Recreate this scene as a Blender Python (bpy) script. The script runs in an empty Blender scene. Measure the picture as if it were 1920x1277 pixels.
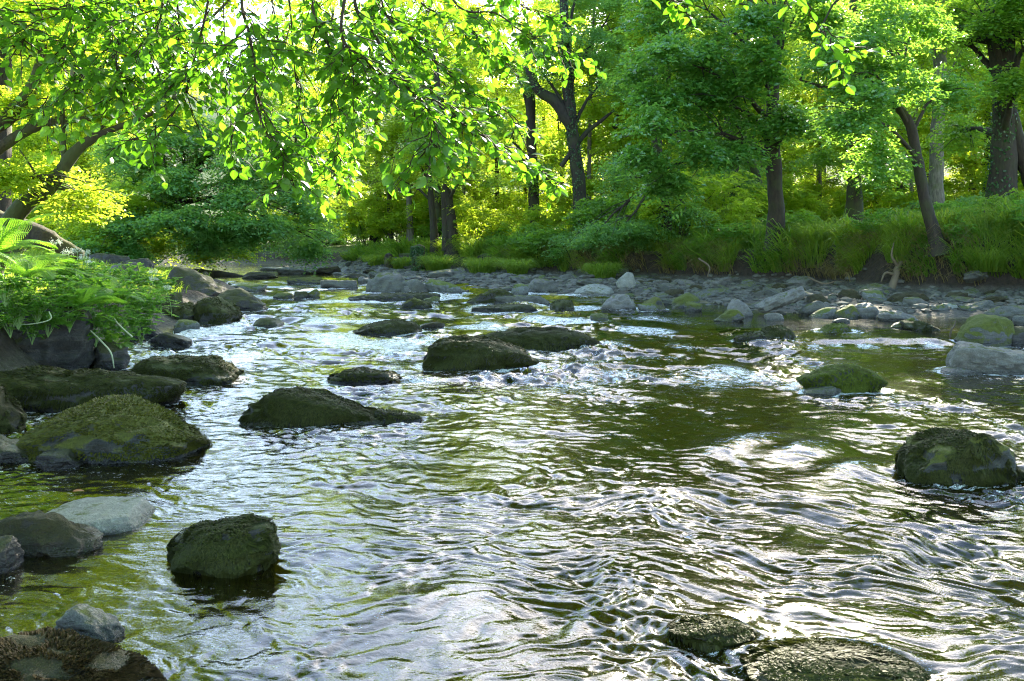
import bpy, bmesh, math, random
import numpy as np
from mathutils import Vector, Matrix

sc = bpy.context.scene
COL = sc.collection
# ------------------------------------------------------------------ camera, sky, sun, exposure
CAM_H, FPX, HOR = 1.5, 1600.0, 450.0            # eye height (m), focal length and horizon row of the 1920 px photograph
cam_d = bpy.data.cameras.new("camera")
cam_d.lens = 30.0; cam_d.sensor_width = 36.0; cam_d.shift_y = (HOR - 638.5) / 1920.0
cam_d.clip_start = 0.05; cam_d.clip_end = 1500
cam = bpy.data.objects.new("camera", cam_d); COL.objects.link(cam)
cam.location = (0, 0, CAM_H); cam.rotation_euler = (math.radians(90), 0, 0)
sc.camera = cam
SUN_EL, SUN_AZ = math.radians(27), math.radians(19)
w = bpy.data.worlds.new("World"); sc.world = w; w.use_nodes = True
nt = w.node_tree
sky = nt.nodes.new("ShaderNodeTexSky"); sky.sky_type = 'NISHITA'; sky.sun_disc = False
sky.sun_elevation = SUN_EL; sky.sun_rotation = SUN_AZ; sky.air_density = 1.0; sky.dust_density = 0.8; sky.ozone_density = 1.0
bg = nt.nodes["Background"]; bg.inputs[1].default_value = 0.15
nt.links.new(sky.outputs[0], bg.inputs[0])
sd = bpy.data.lights.new("sun", 'SUN'); sd.energy = 5.0; sd.angle = math.radians(0.5); sd.color = (1.0, 0.90, 0.70)
sun = bpy.data.objects.new("sun", sd); COL.objects.link(sun)
sdir = Vector((math.sin(SUN_AZ) * math.cos(SUN_EL), math.cos(SUN_AZ) * math.cos(SUN_EL), math.sin(SUN_EL)))
sun.rotation_euler = sdir.to_track_quat('Z', 'Y').to_euler()
sun.location = (20, 60, 60)
sc.view_settings.view_transform = 'Standard'; sc.view_settings.look = 'None'
sc.view_settings.gamma = 1.0; sc.view_settings.exposure = 2.85
cy = sc.cycles
cy.max_bounces = 12; cy.diffuse_bounces = 4; cy.glossy_bounces = 3; cy.transmission_bounces = 8; cy.transparent_max_bounces = 10
cy.caustics_reflective = False; cy.caustics_refractive = False; cy.sample_clamp_indirect = 8.0
cy.use_denoising = True; cy.denoising_prefilter = 'NONE'; cy.pixel_filter_type = 'BLACKMAN_HARRIS'; cy.filter_width = 1.15

# ------------------------------------------------------------------ numpy helpers
def P(px, py, Y):
    return np.array([(px - 960.0) / FPX * Y, Y, CAM_H - (py - HOR) / FPX * Y])
def norm(a):
    return a / np.maximum(np.linalg.norm(a, axis=-1, keepdims=True), 1e-9)
_prm = np.random.default_rng(7).permutation(256); _prm = np.concatenate([_prm, _prm, _prm])
_g2 = np.array([(math.cos(i * math.pi / 8), math.sin(i * math.pi / 8)) for i in range(16)])
_g3 = norm(np.random.default_rng(9).normal(size=(64, 3)))
def noise2(x, y):
    xi = np.floor(x).astype(np.int64); yi = np.floor(y).astype(np.int64)
    xf = x - xi; yf = y - yi; xi &= 255; yi &= 255
    u = xf * xf * xf * (xf * (xf * 6 - 15) + 10); v = yf * yf * yf * (yf * (yf * 6 - 15) + 10)
    def g(ix, iy, fx, fy):
        q = _g2[_prm[_prm[ix] + iy] & 15]
        return q[..., 0] * fx + q[..., 1] * fy
    a = g(xi, yi, xf, yf); b = g(xi + 1, yi, xf - 1, yf); c = g(xi, yi + 1, xf, yf - 1); d = g(xi + 1, yi + 1, xf - 1, yf - 1)
    return 1.4 * ((a + u * (b - a)) * (1 - v) + (c + u * (d - c)) * v)
def noise3(p):
    i = np.floor(p).astype(np.int64); f = p - i; i &= 255
    s = f * f * f * (f * (f * 6 - 15) + 10)
    def g(a, b, c):
        h = _prm[_prm[_prm[i[..., 0] + a] + i[..., 1] + b] + i[..., 2] + c] & 63
        q = _g3[h]
        return q[..., 0] * (f[..., 0] - a) + q[..., 1] * (f[..., 1] - b) + q[..., 2] * (f[..., 2] - c)
    def L(a, b, t): return a + t * (b - a)
    x0 = L(L(g(0, 0, 0), g(1, 0, 0), s[..., 0]), L(g(0, 1, 0), g(1, 1, 0), s[..., 0]), s[..., 1])
    x1 = L(L(g(0, 0, 1), g(1, 0, 1), s[..., 0]), L(g(0, 1, 1), g(1, 1, 1), s[..., 0]), s[..., 1])
    return 1.5 * L(x0, x1, s[..., 2])
def smooth(a, b, x):
    t = np.clip((x - a) / (b - a), 0, 1); return t * t * (3 - 2 * t)
def catmull(pts, n):
    p = np.asarray(pts, float); k = len(p)
    q = np.vstack([2 * p[0] - p[1], p, 2 * p[-1] - p[-2]])
    t = np.linspace(0, k - 1 - 1e-6, n); i = t.astype(int); f = (t - i)[:, None]
    a, b, c, d = q[i], q[i + 1], q[i + 2], q[i + 3]
    return 0.5 * (2 * b + (c - a) * f + (2 * a - 5 * b + 4 * c - d) * f ** 2 + (3 * b - a - 3 * c + d) * f ** 3)

# ------------------------------------------------------------------ mesh and object helpers
class MB:
    """collects arrays of vertices and faces and links them as one mesh object"""
    def __init__(s): s.v = []; s.f = []; s.r = []; s.n = 0
    def add(s, v, f, r=None):
        v = np.asarray(v, float).reshape(-1, 3); f = np.asarray(f, np.int64)
        s.v.append(v); s.f.append(f + s.n); s.n += len(v)
        s.r.append(np.full(len(v), 0.5) if r is None else np.broadcast_to(r, (len(v),)))
        return s
    def mesh(s, name, m, sm=True):
        me = bpy.data.meshes.new(name)
        V = np.concatenate(s.v) if s.v else np.zeros((0, 3)); me.vertices.add(len(V))
        me.vertices.foreach_set("co", V.astype(np.float32).ravel())
        nl = sum(f.size for f in s.f); npoly = sum(len(f) for f in s.f)
        me.loops.add(nl); me.polygons.add(npoly)
        me.loops.foreach_set("vertex_index", np.concatenate([f.ravel() for f in s.f]).astype(np.int32))
        tot = np.concatenate([np.full(len(f), f.shape[1]) for f in s.f]).astype(np.int32)
        st = np.concatenate([[0], np.cumsum(tot)[:-1]]).astype(np.int32)
        me.polygons.foreach_set("loop_start", st)
        me.update(calc_edges=True)
        me.polygons.foreach_set("use_smooth", np.full(npoly, sm))
        at = me.attributes.new("rnd", 'FLOAT', 'POINT'); at.data.foreach_set("value", np.concatenate(s.r).astype(np.float32))
        if m: me.materials.append(m)
        me.validate()
        return me
    def build(s, name, m, parent=None, sm=True, loc=None):
        o = bpy.data.objects.new(name, s.mesh(name, m, sm)); COL.objects.link(o)
        if parent is not None: o.parent = parent
        if loc is not None: o.location = loc
        return o
def tag(o, label=None, cat=None, group=None, kind=None):
    if label: o["label"] = label
    if cat: o["category"] = cat
    if group: o["group"] = group
    if kind: o["kind"] = kind
    return o
def thing(name, label, cat, loc=(0, 0, 0), group=None, rz=0.0):
    o = bpy.data.objects.new(name, None); COL.objects.link(o); o.empty_display_size = 0.2
    o.location = loc; o.rotation_euler = (0, 0, rz)
    return tag(o, label, cat, group)
def part(name, me, parent):
    o = bpy.data.objects.new(name, me); COL.objects.link(o); o.parent = parent; return o
def copy_tree(o, parent=None):
    c = o.copy(); COL.objects.link(c); c.parent = parent
    for ch in list(o.children): copy_tree(ch, c)
    return c
def tube(mb, path, rad, seg=8, rough=0.0, r=0.5, cap=True, sc_=3.0):
    path = np.asarray(path, float); n = len(path)
    rad = np.broadcast_to(np.asarray(rad, float), (n,)) if np.ndim(rad) == 0 else np.interp(np.linspace(0, 1, n), np.linspace(0, 1, len(rad)), rad)
    t = norm(np.gradient(path, axis=0))
    up = np.array([0, 0, 1.0]) if abs(t[0, 2]) < 0.9 else np.array([1.0, 0, 0])
    a = np.zeros_like(path); a[0] = norm(np.cross(up, t[0]))
    for i in range(1, n): a[i] = norm(a[i - 1] - t[i] * np.dot(a[i - 1], t[i]))
    b = np.cross(t, a)
    th = np.linspace(0, 2 * math.pi, seg, endpoint=False)
    d = a[:, None] * np.cos(th)[None, :, None] + b[:, None] * np.sin(th)[None, :, None]
    R = rad[:, None, None]
    v = path[:, None] + d * R
    if rough: v = v + d * R * (rough * (noise3(v * sc_ / max(rad.max(), 1e-3) * 0.3 + 3.1) + 0.5 * noise3(v * sc_ / max(rad.max(), 1e-3))))[..., None]
    i, j = np.meshgrid(np.arange(n - 1), np.arange(seg), indexing='ij'); j2 = (j + 1) % seg
    f = np.stack([i * seg + j, i * seg + j2, (i + 1) * seg + j2, (i + 1) * seg + j], -1).reshape(-1, 4)
    v = v.reshape(-1, 3)
    if cap:
        k = len(v); v = np.vstack([v, path[-1] + t[-1] * rad[-1] * 0.5])
        js = np.arange(seg); base = (n - 1) * seg
        mb.add(v, f, r)
        ft = np.stack([base + js, base + (js + 1) % seg, np.full(seg, k)], -1)
        mb.f.append(ft + mb.n - len(v))
    else: mb.add(v, f, r)
    return mb
def add_leaves(mb, c, d, n, L, W, rnd, kind='quad', fold=0.2, droop=0.25):
    """leaf blades: centre c, long axis d, surface normal n"""
    c = np.asarray(c); N = len(c); d = norm(d); s = norm(np.cross(n, d)); n = np.cross(d, s)
    L = np.broadcast_to(L, (N,))[:, None]; W = np.broadcast_to(W, (N,))[:, None]
    if kind == 'quad':
        v = np.stack([c - d * L * .5, c + s * W * .5 + n * W * fold * .5 + d * L * .04, c + d * L * .5 - n * L * droop * .4, c - s * W * .5 + n * W * fold * .5 + d * L * .04], 1)
        f = np.arange(N * 4).reshape(N, 4)
        mb.add(v.reshape(-1, 3), f, np.repeat(rnd, 4))
    elif kind == 'hex':
        us = [-.5, -.2, .2, .5]
        v = np.stack([c - d * L * .5, c + s * W * .46 - d * L * .18 + n * W * fold * .5, c + s * W * .42 + d * L * .2 + n * W * fold * .4 - n * L * droop * .12,
                      c + d * L * .5 - n * L * droop * .45, c - s * W * .42 + d * L * .2 + n * W * fold * .4 - n * L * droop * .12, c - s * W * .46 - d * L * .18 + n * W * fold * .5], 1)
        b = np.arange(N)[:, None] * 6
        f = np.concatenate([b + np.array([[0, 1, 2, 3]]), b + np.array([[0, 3, 4, 5]])])
        mb.add(v.reshape(-1, 3), f, np.repeat(rnd, 6))
    else:                                        # a near leaf: midrib of 6 points, rounded outline, pointed tip
        t = np.array([0, .12, .35, .6, .83, 1.0]); wd = np.array([.0, .6, 1.0, .92, .52, 0.0]) * .5
        x = t - .5; z = -droop * (x + .1) ** 2
        mid = [c + d * L * x[k] + n * L * z[k] for k in range(6)]
        lf = [mid[k] + s * W * wd[k] + n * W * fold * wd[k] for k in range(1, 5)]
        rt = [mid[k] - s * W * wd[k] + n * W * fold * wd[k] for k in range(1, 5)]
        v = np.stack(mid + lf + rt, 1)
        b = np.arange(N)[:, None] * 14
        q = [[1, 2, 7, 6], [2, 3, 8, 7], [3, 4, 9, 8], [2, 1, 10, 11], [3, 2, 11, 12], [4, 3, 12, 13]]
        tr = [[0, 1, 6], [4, 5, 9], [1, 0, 10], [5, 4, 13]]
        m0 = mb.n
        mb.add(v.reshape(-1, 3), np.concatenate([b + np.array([k]) for k in q]), np.clip(np.repeat(rnd, 14).reshape(N, 14) + np.array([.28] * 6 + [-.06] * 8), 0, 1).ravel())
        mb.f.append(np.concatenate([b + np.array([k]) for k in tr]) + m0)
    return mb

# ------------------------------------------------------------------ materials
class NT:
    def __init__(s, name):
        s.m = bpy.data.materials.new(name); s.m.use_nodes = True; s.t = s.m.node_tree; s.t.nodes.clear()
        s.out = s.t.nodes.new("ShaderNodeOutputMaterial")
    def n(s, typ, **k):
        o = s.t.nodes.new("ShaderNode" + typ)
        for a, b in k.items():
            if a.startswith('i_'):
                key = a[2:]; key = int(key) if key.isdigit() else key.replace('_', ' ')
                s.set(o.inputs[key], b)
            else: setattr(o, a, b)
        return o
    def set(s, inp, b):
        if isinstance(b, bpy.types.NodeSocket): s.t.links.new(b, inp)
        elif isinstance(b, (tuple, list)) and len(b) == 3 and inp.type == 'RGBA': inp.default_value = (*b, 1)
        else: inp.default_value = b
    def noise(s, scale, detail=4, rough=0.55, vec=None, dist=0.0):
        o = s.n("TexNoise"); o.inputs["Scale"].default_value = scale; o.inputs["Detail"].default_value = detail
        o.inputs["Roughness"].default_value = rough; o.inputs["Distortion"].default_value = dist
        if vec is not None: s.t.links.new(vec, o.inputs["Vector"])
        return o.outputs["Fac"]
    def map(s, v, a, b, c=0.0, d=1.0):
        o = s.n("MapRange"); s.set(o.inputs[0], v); o.inputs[1].default_value = a; o.inputs[2].default_value = b
        o.inputs[3].default_value = c; o.inputs[4].default_value = d; return o.outputs[0]
    def mix(s, f, a, b):
        o = s.n("Mix"); o.data_type = 'RGBA'; s.set(o.inputs[0], f); s.set(o.inputs[6], a); s.set(o.inputs[7], b); return o.outputs[2]
    def math(s, op, a, b=0.0):
        o = s.n("Math"); o.operation = op; s.set(o.inputs[0], a); s.set(o.inputs[1], b); return o.outputs[0]
    def bump(s, h, strength=0.4, dist=0.02):
        o = s.n("Bump"); o.inputs["Strength"].default_value = strength; o.inputs["Distance"].default_value = dist
        s.t.links.new(h, o.inputs["Height"]); return o.outputs[0]
    def end(s, shader): s.t.links.new(shader, s.out.inputs[0]); return s.m
def leaf_mat(name, c0, c1, t0, t1, tf=0.5, rough=0.4, spec=0.5):
    k = NT(name)
    a = k.n("Attribute", attribute_name="rnd").outputs["Fac"]
    base = k.mix(a, c0, c1); tr = k.mix(a, t0, t1)
    p = k.n("BsdfPrincipled"); k.set(p.inputs["Base Color"], base); p.inputs["Roughness"].default_value = rough
    p.inputs["Specular IOR Level"].default_value = spec
    t = k.n("BsdfTranslucent"); k.set(t.inputs[0], tr)
    m = k.n("MixShader"); m.inputs[0].default_value = tf
    k.t.links.new(p.outputs[0], m.inputs[1]); k.t.links.new(t.outputs[0], m.inputs[2])
    return k.end(m.outputs[0])
def rock_mat(name, ca, cb, moss0, moss1, amount, wet=0.09, warm=(0.10, 0.075, 0.045), rough=0.75, var=.75):
    """stone with moss where it faces up; dark and glossy where the river wets it"""
    k = NT(name)
    pos = k.n("NewGeometry"); tc = k.n("TexCoord").outputs["Object"]
    oi = k.n("ObjectInfo").outputs["Random"]
    vec = k.n("VectorMath"); vec.operation = 'ADD'; k.set(vec.inputs[0], tc)
    cmb = k.n("CombineXYZ"); k.set(cmb.inputs[0], k.math('MULTIPLY', oi, 37.0)); k.set(cmb.inputs[1], k.math('MULTIPLY', oi, 11.0)); k.set(vec.inputs[1], cmb.outputs[0])
    v = vec.outputs[0]
    n1 = k.noise(5, 6, 0.65, v); n2 = k.noise(22, 5, 0.7, v); n3 = k.noise(90, 3, 0.6, v)
    mp = k.n("Mapping"); mp.inputs["Scale"].default_value = (2, 2, 16); mp.inputs["Rotation"].default_value = (0.25, 0.3, 0); k.set(mp.inputs[0], v)
    st = k.noise(2.2, 5, 0.6, mp.outputs[0])
    col = k.mix(k.map(n1, .35, .65), ca, cb)
    col = k.mix(k.map(st, .5, .75, 0, .55), col, warm)
    col = k.mix(k.map(n2, .55, .72, 0, .6), col, tuple(min(1, x * 1.7) for x in cb)); col = k.mix(k.map(n3, .52, .68, 0, .55), col, tuple(x * .45 for x in ca))
    nz = k.n("SeparateXYZ"); k.set(nz.inputs[0], pos.outputs["Normal"])
    up = k.math('ADD', nz.outputs[2], k.map(n1, 0.2, 0.8, -var, var))
    up = k.math('ADD', up, k.map(n2, 0.2, 0.8, -.25, .25))
    mm = k.map(up, 1.15 - amount * 1.6, 1.4 - amount * 1.6)
    mc = k.mix(k.map(n2, .3, .7), moss0, moss1); mc = k.mix(k.map(n3, .5, .8, 0, .6), mc, tuple(x * .45 for x in moss0))
    col = k.mix(mm, col, mc)
    pz = k.n("SeparateXYZ"); k.set(pz.inputs[0], pos.outputs["Position"])
    wt = k.map(k.math('ADD', pz.outputs[2], k.map(n2, 0, 1, -.05, .05)), wet * .3, wet + .03, 1, 0)
    dark = k.mix(1.0, col, col); hs = k.n("HueSaturation"); hs.inputs["Value"].default_value = 0.42; k.set(hs.inputs["Color"], col)
    col = k.mix(wt, col, hs.outputs[0])
    p = k.n("BsdfPrincipled"); k.set(p.inputs["Base Color"], col)
    r0 = k.math('ADD', k.math('MULTIPLY', mm, .3), rough - .15)
    mr = k.n("Mix"); mr.data_type = 'FLOAT'; k.set(mr.inputs[0], wt); k.set(mr.inputs[2], r0); mr.inputs[3].default_value = .22
    k.set(p.inputs["Roughness"], mr.outputs[0])
    hgt = k.math('ADD', k.math('MULTIPLY', n2, 1.0), k.math('MULTIPLY', n3, .5)); hgt = k.math('ADD', hgt, k.math('MULTIPLY', st, 1.0))
    k.set(p.inputs["Normal"], k.bump(hgt, .95, .02))
    return k.end(p.outputs[0])
def bark_mat(name, c0, c1, moss, mossf=0.5):
    k = NT(name); tc = k.n("TexCoord").outputs["Object"]
    mp = k.n("Mapping"); mp.inputs["Scale"].default_value = (1, 1, .22); k.set(mp.inputs[0], tc)
    n1 = k.noise(14, 6, .65, mp.outputs[0]); n2 = k.noise(1.6, 4, .6, tc); n3 = k.noise(40, 3, .6, tc)
    col = k.mix(k.map(n1, .35, .65), c0, c1)
    col = k.mix(k.map(n2, .62 - mossf * .35, .8 - mossf * .35, 0, .85), col, moss)
    p = k.n("BsdfPrincipled"); k.set(p.inputs["Base Color"], col); p.inputs["Roughness"].default_value = .85
    k.set(p.inputs["Normal"], k.bump(k.math('ADD', n1, k.math('MULTIPLY', n3, .3)), .8, .03))
    return k.end(p.outputs[0])
def plain_mat(name, c0, c1, rough=.8, scale=12, spec=.3):
    k = NT(name); a = k.n("Attribute", attribute_name="rnd").outputs["Fac"]
    n = k.noise(scale, 4, .6, k.n("TexCoord").outputs["Object"])
    col = k.mix(k.math('MULTIPLY', k.math('ADD', n, a), .5), c0, c1)
    p = k.n("BsdfPrincipled"); k.set(p.inputs["Base Color"], col); p.inputs["Roughness"].default_value = rough; p.inputs["Specular IOR Level"].default_value = spec
    return k.end(p.outputs[0])
M = {}
M['beech'] = leaf_mat("beech_leaf", (.05, .13, .012), (.09, .20, .02), (.10, .32, .010), (.22, .49, .020), .55, .38)
M['yellow'] = leaf_mat("sun_tinted_leaf", (.09, .18, .02), (.15, .24, .03), (.50, .72, .03), (.78, .86, .07), .64, .45)  # yellow of sunlit foliage is put into this leaf colour
M['mid'] = leaf_mat("woodland_leaf", (.06, .15, .02), (.11, .21, .035), (.32, .60, .03), (.52, .74, .06), .5, .42)
M['blue'] = leaf_mat("glossy_leaf", (.06, .19, .045), (.11, .26, .055), (.28, .55, .05), (.38, .66, .07), .46, .22, 1.0)
M['shade'] = leaf_mat("shade_tinted_leaf", (.06, .18, .06), (.11, .25, .08), (.34, .62, .06), (.50, .74, .09), .5, .4)  # blue-green of shaded foliage is put into this leaf colour
M['ivy'] = leaf_mat("ivy_leaf", (.02, .07, .022), (.04, .11, .03), (.07, .22, .02), (.14, .32, .03), .3, .3, .6)
M['fern'] = leaf_mat("fern_frond", (.06, .17, .02), (.12, .25, .03), (.26, .60, .03), (.46, .76, .06), .5, .5)
M['herb'] = leaf_mat("herb_leaf", (.05, .15, .025), (.10, .22, .04), (.24, .55, .04), (.40, .68, .07), .5, .45)
M['grass'] = leaf_mat("grass_blade", (.05, .12, .014), (.13, .20, .024), (.28, .54, .025), (.6, .70, .06), .5, .5)
M['drygrass'] = leaf_mat("dry_grass", (.13, .10, .04), (.2, .17, .06), (.3, .24, .08), (.42, .36, .1), .4, .6)
M['flower'] = leaf_mat("white_umbel", (.55, .6, .5), (.75, .78, .68), (.6, .65, .5), (.7, .75, .6), .3, .6)
M['stem'] = plain_mat("green_stem", (.12, .22, .06), (.25, .38, .14), .5)
M['cane'] = plain_mat("pale_stem", (.3, .36, .2), (.5, .55, .38), .45)
M['bark'] = bark_mat("dark_bark", (.014, .010, .007), (.042, .031, .02), (.035, .042, .012), .4)
M['palebark'] = bark_mat("pale_bark", (.07, .06, .045), (.20, .18, .14), (.08, .10, .03), .35)
M['mossbark'] = bark_mat("mossy_bark", (.018, .013, .008), (.05, .036, .02), (.045, .058, .012), .7)
M['twig'] = plain_mat("dark_twig", (.016, .011, .007), (.04, .028, .016), .7)
M['wood'] = plain_mat("weathered_wood", (.09, .065, .04), (.2, .16, .11), .8)
M['log'] = bark_mat("wet_log", (.016, .012, .008), (.045, .035, .022), (.06, .06, .015), .5)
G0 = (.045, .055, .012); G1 = (.085, .105, .015)
M['moss'] = rock_mat("mossy_stone", (.035, .037, .036), (.08, .085, .082), (.03, .036, .009), (.06, .07, .014), .72)
M['mosst'] = rock_mat("moss_topped_stone", (.022, .026, .024), (.045, .055, .050), (.055, .062, .008), (.10, .11, .012), .60, var=.32)
M['mossg'] = rock_mat("bright_moss_stone", (.07, .08, .08), (.16, .17, .17), (.055, .070, .009), (.10, .12, .014), .78)
M['mossp'] = rock_mat("half_moss_stone", (.10, .115, .11), (.22, .24, .23), (.06, .085, .01), (.11, .14, .018), .5)
M['slate'] = rock_mat("blue_slate", (.080, .080, .070), (.17, .172, .152), G0, G1, .12, .05)
M['grey'] = rock_mat("grey_stone", (.048, .053, .045), (.115, .12, .10), G0, G1, .22, .05)
M['brown'] = rock_mat("brown_stone", (.022, .019, .012), (.05, .042, .028), (.024, .023, .006), (.048, .042, .010), .8, .06)
M['pale'] = rock_mat("pale_stone", (.15, .16, .14), (.27, .28, .245), (.06, .08, .02), (.1, .12, .03), .1, .03, (.2, .18, .12))
M['dark'] = rock_mat("dark_wet_stone", (.022, .022, .022), (.055, .055, .052), (.03, .034, .008), (.05, .055, .012), .45, .12)
M['strand'] = leaf_mat("moss_strand", (.022, .026, .007), (.060, .070, .014), (.05, .06, .01), (.10, .12, .02), .25, .6, .2)
M['drowned'] = rock_mat('drowned_stone', (.020, .018, .012), (.045, .040, .026), (.022, .026, .007), (.05, .05, .014), .8, wet=.0)
M['strandb'] = leaf_mat('brown_moss', (.020, .016, .006), (.075, .050, .016), (.04, .04, .01), (.09, .08, .02), .2, .7, .15)
M['strandm'] = leaf_mat('carpet_moss', (.045, .050, .007), (.12, .13, .014), (.08, .10, .01), (.16, .18, .02), .25, .6, .2)
M['strandg'] = leaf_mat("green_moss_strand", (.045, .065, .007), (.11, .15, .014), (.10, .16, .01), (.20, .27, .02), .3, .6, .2)
M['strandw'] = leaf_mat("wet_moss_strand", (.022, .026, .010), (.06, .066, .022), (.04, .05, .015), (.08, .1, .03), .2, .65, .25)

# ------------------------------------------------------------------ terrain
LY = [-20, 0, 4, 8, 12, 19, 25, 30, 35, 42, 48, 60, 80, 200]
LX = [-3.4, -3.4, -3.8, -4.9, -5.8, -6.3, -8.0, -11.5, -15.5, -19, -22, -33, -62, -300]
BY = [-20, 0, 15, 19, 22, 23, 27, 29.7, 32, 34.7, 38, 44, 50, 60, 80, 200]
BX = [15, 15, 14.5, 13.8, 12.9, 10.9, 9.1, 6.3, 3.8, .9, -2.6, -7.0, -12, -22, -48, -290]
WY = [-20, 0, 8, 14, 16.5, 17.5, 20, 22, 25, 30, 36, 42, 50, 60, 80, 200]
WX = [12, 12, 11, 10.2, 8.2, 5.2, 4.6, 3.2, 0.6, -2.2, -6.5, -9.5, -14, -24, -50, -292]
HY = [0, 18, 21, 25, 30, 38, 44, 60]
HH = [2.0, 2.0, 1.9, 1.5, 1.15, .85, .75, .9]
def ground_z(x, y):
    xl = np.interp(y, LY, LX) + .5 * noise2(y * .5, y * 0 + 4.2); xb = np.interp(y, BY, BX) + .45 * noise2(y * .6, y * 0 + 1.7); xw = np.interp(y, WY, WX)
    hb = np.interp(y, HY, HH); hl = np.interp(y, [10, 14, 32, 40, 60], [1, .5, .4, .5, .8])
    n = noise2(x * .8, y * .8) * .5 + noise2(x * 2.3 + 9, y * 2.3) * .3 + noise2(x * 6, y * 6 + 4) * .15
    z = -.36 + .12 * n
    dl = xl - x
    zl = -.36 + smooth(-1.2, .1, dl) * .4 + (smooth(0, .9, dl) * .72 + smooth(.9, 3, dl) * .5) * hl + np.clip(dl - 3, 0, 30) * .13
    zl = zl + n * (.06 + .12 * smooth(.5, 3, dl))
    dr = x - xw; d2 = x - xb
    zr = -.36 + smooth(-2.5, .6, dr) * .36 + smooth(0, 3, dr) * .10 + smooth(-1.2, 0, d2) * .12
    zr = zr + smooth(-.1, .75, d2) * hb * .8 + smooth(.75, 3, d2) * hb * .25 + np.clip(d2 - 3, 0, 60) * .03
    zr = zr + 24 * smooth(68, 150, y + .25 * np.abs(x)); zl = zl + 20 * smooth(70, 150, y + .25 * np.abs(x))
    zr = zr + n * (.10 + .1 * smooth(.3, 2, d2))
    z = np.maximum(z, np.where(dl > -2, zl, -9)); z = np.maximum(z, np.where(dr > -3, zr, -9))
    return z
def gz(x, y): return float(ground_z(np.array([float(x)]), np.array([float(y)]))[0])
def stretch(core, lo, hi, k=1.12):
    s = core[1] - core[0]; a = [core[0]]; d = s
    while a[-1] > lo: d *= k; a.append(a[-1] - d)
    b = [core[-1]]; d = s
    while b[-1] < hi: d *= k; b.append(b[-1] + d)
    return np.concatenate([np.array(a[1:])[::-1], core, np.array(b[1:])])
gx = stretch(np.arange(-16, 18, .16), -240, 240); gy = stretch(np.arange(2, 50, .2), -18, 320)
X, Yg = np.meshgrid(gx, gy); Z = ground_z(X, Yg)
ny, nx = X.shape
i, j = np.meshgrid(np.arange(ny - 1), np.arange(nx - 1), indexing='ij')
quads = np.stack([i * nx + j, i * nx + j + 1, (i + 1) * nx + j + 1, (i + 1) * nx + j], -1).reshape(-1, 4)
k = NT("ground_soil"); geo = k.n("NewGeometry"); sp = k.n("SeparateXYZ"); k.set(sp.inputs[0], geo.outputs["Position"])
sn = k.n("SeparateXYZ"); k.set(sn.inputs[0], geo.outputs["Normal"]); tc = k.n("TexCoord").outputs["Object"]
n1 = k.noise(1.2, 5, .6, tc); n2 = k.noise(9, 5, .65, tc); n3 = k.noise(40, 4, .6, tc)
vor = k.n("TexVoronoi"); vor.inputs["Scale"].default_value = 9; k.set(vor.inputs["Vector"], tc)
bed = k.mix(k.map(n2, .35, .65), (.20, .165, .03), (.40, .32, .08)); bed = k.mix(k.map(vor.outputs["Color"], .2, .8, 0, .6), bed, (.19, .18, .13))  # bed made golden to put in the reflection of sunlit foliage
grav = k.mix(k.map(n2, .3, .7), (.03, .026, .019), (.085, .075, .055)); grav = k.mix(k.map(n3, .5, .7), grav, (.12, .11, .085))
soil = k.mix(k.map(n2, .35, .65), (.013, .009, .005), (.036, .024, .013))
litter = k.mix(k.map(n1, .4, .6), (.05, .10, .015), (.08, .09, .025)); litter = k.mix(k.map(n3, .45, .7), litter, (.06, .13, .02))
c = k.mix(k.map(sp.outputs[2], -.06, .02), bed, grav); c = k.mix(k.map(k.math('ADD', sp.outputs[2], k.map(n1, 0, 1, -.1, .1)), .22, .34), c, soil)
c = k.mix(k.math('MULTIPLY', k.map(sn.outputs[2], .72, .88), k.map(sp.outputs[2], .5, .8)), c, litter)
p = k.n("BsdfPrincipled"); k.set(p.inputs["Base Color"], c); p.inputs["Roughness"].default_value = .9
k.set(p.inputs["Normal"], k.bump(k.math('ADD', n2, k.math('ADD', k.math('MULTIPLY', n3, .5), vor.outputs["Distance"])), .8, .05))
M['ground'] = k.end(p.outputs[0])
g = MB().add(np.stack([X, Yg, Z], -1), quads).build("ground", M['ground'])
tag(g, kind='structure')

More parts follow.
